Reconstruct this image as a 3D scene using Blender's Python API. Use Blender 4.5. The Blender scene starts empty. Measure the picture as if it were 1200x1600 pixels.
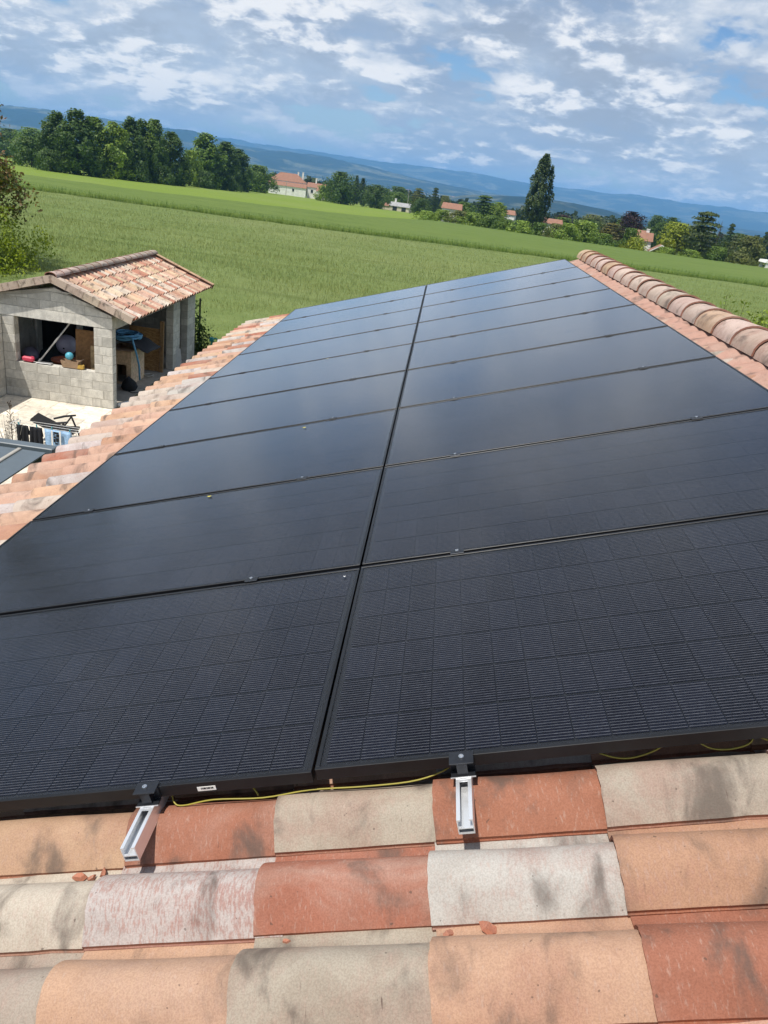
import bpy, math, random
import numpy as np
from mathutils import Vector, Matrix, Euler

rnd = random.Random(11)
rng = np.random.default_rng(5)
S = bpy.context.scene
COL = S.collection
R = math.radians

# ------------------------------------------------------------------ camera
cam_d = bpy.data.cameras.new('camera')
cam = bpy.data.objects.new('camera', cam_d)
COL.objects.link(cam)
S.camera = cam
cam_d.sensor_fit = 'VERTICAL'
cam_d.sensor_height = 36.0
cam_d.lens = 36.0 * 1202.0 / 1600.0
cam_d.clip_start = 0.05
cam_d.clip_end = 60000.0
right = Vector((0.98933325, 0.0786382, 0.12262039))
down = Vector((0.14372088, -0.38969536, -0.90966029))
fwd = Vector((-0.02374945, 0.91758027, -0.39684053))
cam.matrix_world = Matrix((
    (right.x, -down.x, -fwd.x, 0.1308),
    (right.y, -down.y, -fwd.y, -1.5195),
    (right.z, -down.z, -fwd.z, 5.5902),
    (0, 0, 0, 1)))

# ------------------------------------------------------------------ sun, sky
SUN = Vector((-0.33, -0.34, 1.0)).normalized()
sun_d = bpy.data.lights.new('sun', 'SUN')
sun_d.energy = 5.0
sun_d.angle = R(0.53)
sun_d.color = (1.0, 0.955, 0.88)
sun = bpy.data.objects.new('sun', sun_d)
COL.objects.link(sun)
sun.rotation_euler = SUN.to_track_quat('Z', 'Y').to_euler()
sun.location = (-20, -10, 60)

world = bpy.data.worlds.new('World')
S.world = world
world.use_nodes = True


class NT:
    """small helper around a node tree"""
    def __init__(s, tree):
        s.t = tree
        s.n = tree.nodes
        s.l = tree.links

    def put(s, sock, v):
        if v is None:
            return
        if isinstance(v, bpy.types.NodeSocket):
            s.l.new(v, sock)
        else:
            try:
                sock.default_value = v
            except Exception:
                if isinstance(v, (int, float)):
                    sock.default_value = (v, v, v)
                else:
                    sock.default_value = tuple(v) + (1.0,)

    def node(s, typ, props=None, **ins):
        n = s.n.new(typ)
        for k, v in (props or {}).items():
            setattr(n, k, v)
        for k, v in ins.items():
            key = int(k[1:]) if k[0] == 'i' and k[1:].isdigit() else k.replace('_', ' ')
            s.put(n.inputs[key], v)
        return n

    def math(s, op, a, b=None, c=None, clamp=False):
        n = s.n.new('ShaderNodeMath')
        n.operation = op
        n.use_clamp = clamp
        s.put(n.inputs[0], a)
        s.put(n.inputs[1], b)
        s.put(n.inputs[2], c)
        return n.outputs[0]

    def vmath(s, op, a, b=None, sc=None):
        n = s.n.new('ShaderNodeVectorMath')
        n.operation = op
        s.put(n.inputs[0], a)
        s.put(n.inputs[1], b)
        if sc is not None:
            s.put(n.inputs['Scale'], sc)
        return n.outputs[0]

    def mix(s, f, a, b, mode='MIX'):
        n = s.n.new('ShaderNodeMix')
        n.data_type = 'RGBA'
        n.blend_type = mode
        n.clamp_factor = True
        s.put(n.inputs[0], f)
        s.put(n.inputs[6], a)
        s.put(n.inputs[7], b)
        return n.outputs[2]

    def ramp(s, f, lo, hi, a=0.0, b=1.0, smooth=True):
        n = s.n.new('ShaderNodeMapRange')
        n.interpolation_type = 'SMOOTHSTEP' if smooth else 'LINEAR'
        s.put(n.inputs[0], f)
        for i, v in enumerate((lo, hi, a, b)):
            s.put(n.inputs[i + 1], v)
        return n.outputs[0]

    def noise(s, vec, scale, detail=2.0, rough=0.5, dist=0.0, dim='3D'):
        n = s.n.new('ShaderNodeTexNoise')
        n.noise_dimensions = dim
        s.put(n.inputs['Vector'], vec)
        s.put(n.inputs['Scale'], scale)
        s.put(n.inputs['Detail'], detail)
        s.put(n.inputs['Roughness'], rough)
        s.put(n.inputs['Distortion'], dist)
        return n.outputs[0]


def build_world():
    g = NT(world.node_tree)
    g.n.clear()
    sky = g.n.new('ShaderNodeTexSky')
    sky.sky_type = 'NISHITA'
    sky.sun_disc = False
    sky.sun_elevation = math.asin(SUN.z)
    sky.sun_rotation = math.atan2(SUN.x, SUN.y)
    sky.altitude = 300
    sky.air_density = 1.0
    sky.dust_density = 0.6
    sky.ozone_density = 1.6
    tc = g.n.new('ShaderNodeTexCoord')
    d = g.vmath('NORMALIZE', tc.outputs['Generated'])
    sx = g.node('ShaderNodeSeparateXYZ', i0=d)
    z = g.math('MAXIMUM', sx.outputs[2], 0.0)
    k = g.math('DIVIDE', 1.0, g.math('ADD', z, 0.34))
    p = g.vmath('MULTIPLY', g.vmath('SCALE', d, None, k), (1.0, 1.0, 1.25))
    p = g.vmath('ADD', p, (5.2, 0.7, 0.35))

    wob = g.node('ShaderNodeTexNoise', Vector=p, Scale=9.0, Detail=3.0)
    p = g.vmath('ADD', p, g.vmath('SCALE', g.vmath('SUBTRACT', wob.outputs[1], (0.5, 0.5, 0.5)), None, 0.05))

    def dens(q):
        big = g.noise(q, 1.7, 2.0, 0.5, 0.0)
        med = g.noise(q, 5.0, 10.0, 0.55, 0.0)
        return g.math('ADD', g.math('MULTIPLY', big, 0.48), g.math('MULTIPLY', med, 0.52))
    n0 = dens(p)
    n1 = dens(g.vmath('ADD', p, (-0.012, -0.012, 0.044)))      # the same deck, a little higher up
    slope = g.math('SUBTRACT', n0, n1)
    lit = g.ramp(slope, -0.035, 0.060)
    cover = g.ramp(n0, 0.385, 0.45)
    head = g.math('MULTIPLY', g.math('MULTIPLY', g.ramp(slope, 0.004, 0.055), g.ramp(n0, 0.45, 0.55)), 0.95)
    veil = g.mix(g.ramp(g.noise(p, 2.6, 4.0, 0.5), 0.35, 0.65), (3.2, 4.2, 5.9, 1), (5.0, 5.9, 7.2, 1))
    ccol = g.mix(g.math('MULTIPLY', lit, 0.80), veil, (8.3, 8.6, 9.1, 1))
    # thick bases turn grey
    grey = g.math('MULTIPLY', g.ramp(n0, 0.47, 0.58), g.ramp(slope, 0.030, -0.035))
    ccol = g.mix(g.math('MULTIPLY', grey, 0.70), ccol, (3.7, 4.2, 5.1, 1))
    ccol = g.mix(head, ccol, (9.8, 9.8, 9.9, 1))
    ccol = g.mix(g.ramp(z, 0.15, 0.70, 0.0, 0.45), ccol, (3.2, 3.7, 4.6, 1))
    blue = g.mix(1.0, sky.outputs[0], (0.78, 0.98, 1.20, 1), 'MULTIPLY')
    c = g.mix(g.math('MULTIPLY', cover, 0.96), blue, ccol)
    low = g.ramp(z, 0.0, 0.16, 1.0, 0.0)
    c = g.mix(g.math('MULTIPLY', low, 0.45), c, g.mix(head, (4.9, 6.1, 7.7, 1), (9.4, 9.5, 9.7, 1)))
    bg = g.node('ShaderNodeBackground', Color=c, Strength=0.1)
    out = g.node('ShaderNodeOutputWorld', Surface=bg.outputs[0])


build_world()
world.cycles.sampling_method = 'MANUAL'
world.cycles.sample_map_resolution = 512
S.render.engine = 'CYCLES'
S.view_settings.view_transform = 'Standard'
S.view_settings.look = 'None'
S.view_settings.exposure = 0.0
S.view_settings.gamma = 1.0
S.view_settings.use_curve_mapping = False
S.cycles.max_bounces = 6
S.cycles.adaptive_threshold = 0.02
S.cycles.transparent_max_bounces = 12
S.cycles.volume_bounces = 1
S.cycles.caustics_reflective = False
S.cycles.caustics_refractive = False

# ------------------------------------------------------------------ materials
MATS = {}


def material(name):
    m = bpy.data.materials.new(name)
    m.use_nodes = True
    g = NT(m.node_tree)
    b = g.n['Principled BSDF']
    MATS[name] = m
    return m, g, b


def coords(g, offset=True):
    tc = g.n.new('ShaderNodeTexCoord')
    oi = g.n.new('ShaderNodeObjectInfo')
    v = tc.outputs['Object']
    if offset:
        v = g.vmath('ADD', v, g.vmath('SCALE', (13.1, 7.7, 5.3), None, g.math('MULTIPLY', oi.outputs['Random'], 9.0)))
    return v, oi


def bump(g, b, h, strength, dist):
    n = g.node('ShaderNodeBump', Strength=strength, Distance=dist, Height=h)
    g.put(b.inputs['Normal'], n.outputs[0])


def simple(name, col, rough=0.7, metal=0.0, var=0.18, scale=8.0, bumps=0.15, bd=0.004, spec=0.4, stretch=None):
    m, g, b = material(name)
    v, oi = coords(g)
    if stretch:
        v = g.vmath('MULTIPLY', v, stretch)
    n = g.noise(v, scale, 6.0, 0.6)
    f = g.noise(v, scale * 9.0, 3.0, 0.6)
    c = g.mix(g.ramp(n, 0.3, 0.7), [x * (1 - var) for x in col] + [1], [min(1, x * (1 + var)) for x in col] + [1])
    c = g.mix(g.math('MULTIPLY', g.ramp(f, 0.35, 0.7), var), c, [x * 0.55 for x in col] + [1])
    g.put(b.inputs['Base Color'], c)
    b.inputs['Roughness'].default_value = rough
    b.inputs['Metallic'].default_value = metal
    b.inputs['Specular IOR Level'].default_value = spec
    if bumps:
        bump(g, b, g.math('ADD', n, g.math('MULTIPLY', f, 0.5)), bumps, bd)
    return m


def tinted(name, rough=0.6, var=0.12, scale=10.0, bumps=0.1, spec=0.4):
    """plain painted or dyed surface whose hue is the object's own colour"""
    m, g, b = material(name)
    v, oi = coords(g)
    n = g.noise(v, scale, 5.0, 0.6)
    c = g.mix(g.ramp(n, 0.3, 0.7), g.mix(1.0, oi.outputs['Color'], (1 - var, 1 - var, 1 - var, 1), 'MULTIPLY'), oi.outputs['Color'])
    g.put(b.inputs['Base Color'], c)
    b.inputs['Roughness'].default_value = rough
    b.inputs['Specular IOR Level'].default_value = spec
    bump(g, b, n, bumps, 0.004)
    return m


def tile_mat(name, edge=False):
    m, g, b = material(name)
    v, oi = coords(g)
    base = oi.outputs['Color']
    if edge:
        base = g.mix(0.25, (0.30, 0.105, 0.06, 1), base)
    grain = g.noise(v, 260.0, 4.0, 0.65)
    grain2 = g.noise(g.vmath('MULTIPLY', v, (0.6, 1.0, 1.0)), 230.0, 3.0, 0.62)
    patch = g.noise(v, 6.5, 6.0, 0.62, 0.4)
    soot = g.noise(g.vmath('MULTIPLY', v, (1.3, 0.75, 0.75)), 7.0, 5.0, 0.55, 0.5)
    c = base
    drag = g.noise(g.vmath('MULTIPLY', v, (1.0, 0.28, 0.28)), 170.0, 3.0, 0.6)      # grain dragged across the tile
    # each tile drifts towards a second tone of its own
    second = g.mix(g.ramp(oi.outputs['Random'], 0.35, 0.65), (0.30, 0.135, 0.095, 1), (0.50, 0.44, 0.37, 1))
    blend = g.noise(g.vmath('MULTIPLY', v, (1.0, 1.6, 1.6)), 3.2, 4.0, 0.6, 0.6)
    c = g.mix(g.math('MULTIPLY', g.ramp(blend, 0.44, 0.68), 0.30), c, second)
    # engobe rubbed through to the red clay, more on the speckled tiles
    rub = g.math('MULTIPLY', g.ramp(g.math('ADD', g.math('MULTIPLY', drag, 0.7), g.math('MULTIPLY', blend, 0.42)), 0.52, 0.70), oi.outputs['Alpha'])
    c = g.mix(g.math('MULTIPLY', rub, 0.75), c, (0.31, 0.145, 0.120, 1))
    c = g.mix(g.math('MULTIPLY', g.ramp(grain, 0.40, 0.62), 0.34), c, g.mix(1.0, c, (0.50, 0.46, 0.44, 1), 'MULTIPLY'))
    c = g.mix(g.math('MULTIPLY', g.ramp(drag, 0.55, 0.74), 0.22), c, (0.55, 0.46, 0.38, 1))
    c = g.mix(g.math('MULTIPLY', g.ramp(patch, 0.42, 0.70), 0.38), c, g.mix(1.0, c, (0.64, 0.57, 0.53, 1), 'MULTIPLY'))
    c = g.mix(g.math('MULTIPLY', g.ramp(soot, 0.51, 0.72), 0.75), c, (0.085, 0.068, 0.058, 1))
    dot = g.noise(v, 75.0, 1.0, 0.5)
    c = g.mix(g.math('MULTIPLY', g.ramp(dot, 0.755, 0.79), 0.6), c, (0.07, 0.05, 0.04, 1))
    # thin dark runs of weather
    runs = g.noise(g.vmath('MULTIPLY', v, (150.0, 16.0, 16.0)), 1.0, 2.0, 0.5)
    c = g.mix(g.math('MULTIPLY', g.ramp(runs, 0.70, 0.80), g.math('MULTIPLY', g.ramp(patch, 0.42, 0.58), 0.75)), c, (0.07, 0.04, 0.035, 1))
    g.put(b.inputs['Base Color'], c)
    b.inputs['Roughness'].default_value = 0.86
    b.inputs['Specular IOR Level'].default_value = 0.25
    bump(g, b, g.math('ADD', g.math('MULTIPLY', grain, 0.7), g.math('ADD', grain2, g.math('MULTIPLY', patch, 1.5))), 0.28, 0.0018)
    return m


tile_mat('fired_clay')
tile_mat('clay_edge', True)
simple('mortar', (0.46, 0.36, 0.28), 0.95, var=0.3, scale=30, bumps=0.6)
simple('roof_underlay', (0.09, 0.055, 0.04), 0.9)
simple('render_wall', (0.62, 0.55, 0.44), 0.9)
simple('anodised_frame', (0.0085, 0.009, 0.011), 0.40, metal=0.0, var=0.3, scale=5, bumps=0.03, spec=0.40)
simple('black_backsheet', (0.006, 0.007, 0.010), 0.6, bumps=0.0)
simple('aluminium', (0.92, 0.925, 0.935), 0.36, metal=0.7, var=0.06, scale=60, bumps=0.04, stretch=(1, 0.03, 1))
simple('steel_bolt', (0.78, 0.78, 0.78), 0.25, metal=1.0, var=0.05, bumps=0.0)
simple('dark_clamp', (0.035, 0.038, 0.045), 0.38, metal=0.6, var=0.2, bumps=0.02)
tinted('cable_sheath', 0.45)
tinted('plastic', 0.42, spec=0.5)
tinted('cloth', 0.9, var=0.3, scale=25, bumps=0.5)
tinted('wood', 0.75, var=0.35, scale=14, bumps=0.3)
tinted('card', 0.85, var=0.2)
simple('slate_metal', (0.10, 0.125, 0.145), 0.42, var=0.12, scale=2, bumps=0.02, spec=0.5)
simple('zinc_bar', (0.36, 0.34, 0.30), 0.5, var=0.15)
simple('galvanised', (0.42, 0.42, 0.42), 0.5, metal=0.5, var=0.2)
simple('bark', (0.10, 0.075, 0.055), 0.95, var=0.35, scale=6, bumps=0.6, bd=0.03)
simple('limewash', (0.82, 0.80, 0.76), 0.9, var=0.10, scale=0.6, bumps=0.1)
simple('far_roof', (0.30, 0.155, 0.105), 0.9, var=0.3, scale=1.2, bumps=0.5, bd=0.08, stretch=(1, 6, 6))
simple('window_dark', (0.03, 0.035, 0.04), 0.2, bumps=0.0)
simple('shed_roof_metal', (0.33, 0.33, 0.33), 0.7, var=0.2, scale=1)
simple('black_void', (0.012, 0.011, 0.010), 0.9, bumps=0)


def concrete(name, col):
    m, g, b = material(name)
    v, oi = coords(g)
    n = g.noise(v, 7.0, 6.0, 0.62, 0.3)
    f = g.noise(v, 90.0, 4.0, 0.65)
    st = g.noise(g.vmath('MULTIPLY', v, (9.0, 9.0, 1.4)), 1.0, 5.0, 0.6)
    k = g.math('ADD', 0.80, g.math('MULTIPLY', oi.outputs['Random'], 0.34))
    c = g.mix(g.ramp(n, 0.3, 0.7), [x * 0.82 for x in col] + [1], [x * 1.12 for x in col] + [1])
    c = g.mix(g.math('MULTIPLY', g.ramp(f, 0.45, 0.7), 0.5), c, [x * 0.55 for x in col] + [1])
    c = g.mix(g.math('MULTIPLY', g.ramp(st, 0.5, 0.72), 0.4), c, (0.20, 0.185, 0.16, 1))
    c = g.mix(1.0, c, g.node('ShaderNodeCombineColor', i0=k, i1=k, i2=k).outputs[0], 'MULTIPLY')
    g.put(b.inputs['Base Color'], c)
    b.inputs['Roughness'].default_value = 0.93
    bump(g, b, g.math('ADD', f, n), 0.5, 0.006)
    return m


concrete('concrete_block', (0.58, 0.555, 0.495))
concrete('cast_concrete', (0.62, 0.59, 0.525))
concrete('joint_mortar', (0.46, 0.435, 0.375))
concrete('screed', (0.36, 0.33, 0.28))
concrete('travertine', (0.78, 0.70, 0.575))


def osb():
    m, g, b = material('strand_board')
    v, oi = coords(g)
    vo = g.node('ShaderNodeTexVoronoi', {'feature': 'F1'}, Vector=g.vmath('MULTIPLY', v, (1.0, 1.0, 2.2)), Scale=16.0)
    c = g.mix(g.node('ShaderNodeSeparateColor', i0=vo.outputs['Color']).outputs[0], (0.30, 0.15, 0.05, 1), (0.52, 0.31, 0.12, 1))
    g.put(b.inputs['Base Color'], c)
    b.inputs['Roughness'].default_value = 0.8


osb()


CWX_ = (2.031 - 2 * 0.026) / 22


def cell_mat(name, strip):
    """solar cell: near-black silicon with thin silver wires along its length"""
    m, g, b = material(name)
    tc = g.n.new('ShaderNodeTexCoord')
    oi = g.n.new('ShaderNodeObjectInfo')
    s = g.node('ShaderNodeSeparateXYZ', i0=tc.outputs['Object'])
    x, y = s.outputs[0], s.outputs[1]
    w = g.math('ABSOLUTE', g.math('SUBTRACT', g.math('FRACT', g.math('DIVIDE', y, 0.0108)), 0.5))
    wire = g.ramp(w, 0.085, 0.130, 1.0, 0.0)
    wire = g.math('MULTIPLY', wire, g.ramp(g.math('ABSOLUTE', y), 0.0830, 0.0836, 1.0, 0.0))
    xe = g.math('ABSOLUTE', g.math('SUBTRACT', g.math('FRACT', g.math('DIVIDE', x, CWX_)), 0.48))
    wire = g.math('MULTIPLY', wire, g.ramp(xe, 0.474, 0.486, 1.0, 0.0))
    tip = g.ramp(xe, 0.33, 0.37)
    rid = oi.outputs['Random']
    if strip:
        cellx = g.math('FLOOR', g.math('DIVIDE', x, CWX_))
        wn = g.node('ShaderNodeTexWhiteNoise', {'noise_dimensions': '2D'}, Vector=g.node('ShaderNodeCombineXYZ', i0=cellx, i1=g.math('MULTIPLY', oi.outputs['Random'], 91.0)).outputs[0])
        rid = wn.outputs['Value']
    # solder points brighten the wires near the cell ends
    v = g.vmath('ADD', tc.outputs['Object'], g.vmath('SCALE', (5.0, 3.0, 1.0), None, g.math('MULTIPLY', oi.outputs['Random'], 40.0)))
    gl = g.noise(g.vmath('MULTIPLY', v, (60.0, 400.0, 1.0)), 1.0, 2.0, 0.6)
    amt = g.math('MULTIPLY', wire, g.math('ADD', g.math('ADD', 0.45, g.math('MULTIPLY', tip, 0.08)), g.math('MULTIPLY', g.ramp(gl, 0.45, 0.75), 0.45)))
    tone = g.mix(rid, (0.0035, 0.0042, 0.0080, 1), (0.0070, 0.0085, 0.0150, 1))
    c = g.mix(amt, tone, (0.125, 0.127, 0.145, 1))
    g.put(b.inputs['Base Color'], c)
    b.inputs['Roughness'].default_value = 0.5
    b.inputs['Specular IOR Level'].default_value = 0.03
    return m


cell_mat('solar_cell', False)
cell_mat('solar_cell_string', True)


def glass_sheet():
    m, g, b = material('panel_glass')
    g.n.remove(b)
    tc = g.n.new('ShaderNodeTexCoord')
    geo = g.n.new('ShaderNodeNewGeometry')
    oi = g.n.new('ShaderNodeObjectInfo')
    big = g.noise(geo.outputs['Position'], 1.3, 5.0, 0.6)
    rough = g.math('ADD', 0.135, g.math('MULTIPLY', g.ramp(big, 0.35, 0.7), 0.04))
    gloss = g.node('ShaderNodeBsdfAnisotropic', Color=(0.94, 0.97, 1.0, 1), Roughness=rough)
    trans = g.node('ShaderNodeBsdfTransparent', Color=(0.97, 0.98, 0.99, 1))
    # anti-reflection coated solar glass: almost none head-on, rising steeply at a flat angle
    dp = g.n.new('ShaderNodeVectorMath')
    dp.operation = 'DOT_PRODUCT'
    g.put(dp.inputs[0], geo.outputs['Normal'])
    g.put(dp.inputs[1], geo.outputs['Incoming'])
    cosv = g.math('MAXIMUM', g.math('ABSOLUTE', dp.outputs['Value']), 0.04)
    fres = g.math('ADD', 0.006, g.math('MULTIPLY', g.ramp(cosv, 0.10, 0.38, 1.36, 0.994), g.math('POWER', g.math('SUBTRACT', 1.0, cosv), 4.7)), clamp=True)
    mix = g.node('ShaderNodeMixShader', i0=fres, i1=trans.outputs[0], i2=gloss.outputs[0])
    # a thin film of dust, a little thicker in drifts, and dried drops
    spots = g.noise(geo.outputs['Position'], 38.0, 3.0, 0.7)
    depth = g.math('ADD', 0.0010, g.math('ADD', g.math('MULTIPLY', g.ramp(big, 0.45, 0.75), 0.003), g.math('MULTIPLY', g.ramp(spots, 0.70, 0.80), 0.012)))
    # the film covers more of the glass where it is seen along the surface (optical depth / cosine)
    dustf = g.math('SUBTRACT', 1.0, g.math('EXPONENT', g.math('MULTIPLY', g.math('DIVIDE', depth, cosv), -1.0)))
    dust = g.node('ShaderNodeBsdfDiffuse', Color=(0.38, 0.42, 0.52, 1))
    mix2 = g.node('ShaderNodeMixShader', i0=dustf, i1=mix.outputs[0], i2=dust.outputs[0])
    g.put(g.n['Material Output'].inputs[0], mix2.outputs[0])


glass_sheet()


def leaf_mat():
    m, g, b = material('foliage')
    g.n.remove(b)
    oi = g.n.new('ShaderNodeObjectInfo')
    geo = g.n.new('ShaderNodeNewGeometry')
    ri = geo.outputs['Random Per Island']
    col = oi.outputs['Color']
    c = g.mix(ri, g.mix(1.0, col, (0.62, 0.66, 0.60, 1), 'MULTIPLY'), g.mix(1.0, col, (1.35, 1.28, 1.15, 1), 'MULTIPLY'))
    n = g.noise(geo.outputs['Position'], 0.35, 3.0, 0.6)
    c = g.mix(g.math('MULTIPLY', g.ramp(n, 0.42, 0.62), 0.6), c, g.mix(1.0, c, (1.45, 1.30, 0.75, 1), 'MULTIPLY'))
    d = g.node('ShaderNodeBsdfPrincipled', Base_Color=c, Roughness=0.55)
    d.inputs['Specular IOR Level'].default_value = 0.3
    t = g.node('ShaderNodeBsdfTranslucent', Color=g.mix(1.0, c, (1.25, 1.3, 0.55, 1), 'MULTIPLY'))
    mx = g.node('ShaderNodeMixShader', i0=0.28, i1=d.outputs[0], i2=t.outputs[0])
    g.put(g.n['Material Output'].inputs[0], mx.outputs[0])


leaf_mat()


def blade_mat(name, a, bcol):
    m, g, b = material(name)
    g.n.remove(b)
    geo = g.n.new('ShaderNodeNewGeometry')
    n = g.noise(geo.outputs['Position'], 0.11, 5.0, 0.6, 0.4)
    c = g.mix(geo.outputs['Random Per Island'], a, bcol)
    c = g.mix(g.math('MULTIPLY', g.ramp(n, 0.4, 0.65), 0.35), c, g.mix(1.0, c, (1.25, 1.1, 0.9, 1), 'MULTIPLY'))
    d = g.node('ShaderNodeBsdfDiffuse', Color=c)
    t = g.node('ShaderNodeBsdfTranslucent', Color=c)
    mx = g.node('ShaderNodeMixShader', i0=0.35, i1=d.outputs[0], i2=t.outputs[0])
    g.put(g.n['Material Output'].inputs[0], mx.outputs[0])


blade_mat('wheat_stalks', (0.215, 0.275, 0.09, 1), (0.34, 0.38, 0.155, 1))
blade_mat('crop_leaves', (0.055, 0.12, 0.02, 1), (0.11, 0.20, 0.035, 1))


def field_mat(name, dark, light, pale, sc=0.5, lines=0.0, b_str=0.8):
    m, g, b = material(name)
    tc = g.n.new('ShaderNodeTexCoord')
    v = tc.outputs['Object']
    big = g.noise(v, 0.022, 5.0, 0.6, 0.5)
    med = g.noise(g.vmath('MULTIPLY', v, (0.55, 1.0, 1.0)), sc, 6.0, 0.65, 0.3)
    fine = g.noise(v, sc * 14, 4.0, 0.7)
    c = g.mix(g.ramp(med, 0.3, 0.7), dark, light)
    c = g.mix(g.math('MULTIPLY', g.ramp(big, 0.42, 0.66), 0.55), c, pale)
    c = g.mix(g.math('MULTIPLY', g.ramp(fine, 0.40, 0.7), 0.45), c, g.mix(1.0, c, (0.55, 0.6, 0.5, 1), 'MULTIPLY'))
    if lines:
        s = g.node('ShaderNodeSeparateXYZ', i0=v)
        yy = g.math('ADD', s.outputs[1], g.math('MULTIPLY', g.noise(v, 0.03, 2.0), 6.0))
        wv = g.math('ABSOLUTE', g.math('SUBTRACT', g.math('FRACT', g.math('DIVIDE', yy, lines)), 0.5))
        c = g.mix(g.math('MULTIPLY', g.ramp(wv, 0.0, 0.06, 1.0, 0.0), 0.5), c, g.mix(1.0, c, (0.6, 0.62, 0.5, 1), 'MULTIPLY'))
    g.put(b.inputs['Base Color'], c)
    b.inputs['Roughness'].default_value = 0.95
    b.inputs['Specular IOR Level'].default_value = 0.1
    bump(g, b, g.math('ADD', g.math('MULTIPLY', fine, 0.5), med), b_str, 0.25)


field_mat('wheat_canopy', (0.140, 0.190, 0.058, 1), (0.180, 0.228, 0.078, 1), (0.215, 0.242, 0.100, 1), 0.9, 14.0, 0.5)
field_mat('crop_canopy', (0.105, 0.155, 0.036, 1), (0.135, 0.190, 0.046, 1), (0.145, 0.195, 0.052, 1), 0.5, 18.0, 0.4)
field_mat('meadow_grass', (0.155, 0.225, 0.036, 1), (0.190, 0.255, 0.042, 1), (0.20, 0.25, 0.07, 1), 0.4, 0.0, 0.4)
field_mat('garden_soil', (0.09, 0.12, 0.04, 1), (0.16, 0.17, 0.08, 1), (0.22, 0.19, 0.12, 1), 1.5)


def valley_mat():
    m, g, b = material('valley_floor')
    tc = g.n.new('ShaderNodeTexCoord')
    v = tc.outputs['Object']
    w = g.vmath('ADD', v, g.vmath('SCALE', g.node('ShaderNodeTexNoise', Vector=v, Scale=0.004, Detail=3.0).outputs[1], None, 120.0))
    vo = g.node('ShaderNodeTexVoronoi', {'feature': 'F1'}, Vector=w, Scale=0.0055)
    r = g.node('ShaderNodeSeparateColor', i0=vo.outputs['Color'])
    c = g.mix(g.ramp(r.outputs[0], 0.2, 0.8), (0.045, 0.085, 0.022, 1), (0.13, 0.17, 0.05, 1))
    c = g.mix(g.ramp(r.outputs[1], 0.72, 0.80), c, (0.34, 0.29, 0.16, 1))
    n = g.noise(v, 0.05, 6.0, 0.6)
    c = g.mix(g.math('MULTIPLY', g.ramp(n, 0.45, 0.6), 0.6), c, (0.025, 0.045, 0.016, 1))
    near = g.noise(v, 0.6, 5.0, 0.6)
    c = g.mix(g.math('MULTIPLY', near, 0.3), c, g.mix(1.0, c, (0.6, 0.6, 0.5, 1), 'MULTIPLY'))
    g.put(b.inputs['Base Color'], c)
    b.inputs['Roughness'].default_value = 1.0
    b.inputs['Specular IOR Level'].default_value = 0.0

    m, g, b = material('wooded_hill')
    tc = g.n.new('ShaderNodeTexCoord')
    v = tc.outputs['Object']
    n = g.noise(v, 0.0017, 9.0, 0.66, 0.8)
    f = g.noise(v, 0.012, 6.0, 0.65)
    c = g.mix(g.ramp(n, 0.50, 0.60), (0.015, 0.027, 0.020, 1), (0.125, 0.130, 0.085, 1))
    c = g.mix(g.math('MULTIPLY', g.ramp(f, 0.45, 0.6), 0.55), c, (0.02, 0.034, 0.016, 1))
    g.put(b.inputs['Base Color'], c)
    b.inputs['Roughness'].default_value = 1.0
    b.inputs['Specular IOR Level'].default_value = 0.0


valley_mat()


# ------------------------------------------------------------------ mesh helpers
def mesh(name, verts, faces, mats, smooth=False, midx=None):
    me = bpy.data.meshes.new(name)
    me.from_pydata([tuple(v) for v in verts], [], faces)
    for m in ([mats] if isinstance(mats, str) else mats):
        me.materials.append(MATS[m])
    if midx is not None:
        me.polygons.foreach_set('material_index', midx)
    if smooth:
        me.polygons.foreach_set('use_smooth', [True] * len(me.polygons))
    me.update()
    return me


def np_mesh(name, verts, nper, mat, smooth=False):
    """verts (N*nper,3): N separate polygons with nper corners each"""
    n = len(verts) // nper
    me = bpy.data.meshes.new(name)
    me.vertices.add(len(verts))
    me.vertices.foreach_set('co', np.ascontiguousarray(verts, dtype=np.float32).ravel())
    me.loops.add(len(verts))
    me.loops.foreach_set('vertex_index', np.arange(len(verts), dtype=np.int32))
    me.polygons.add(n)
    me.polygons.foreach_set('loop_start', np.arange(0, len(verts), nper, dtype=np.int32))
    me.polygons.foreach_set('loop_total', np.full(n, nper, dtype=np.int32))
    me.materials.append(MATS[mat])
    me.update(calc_edges=True)
    return me


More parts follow.
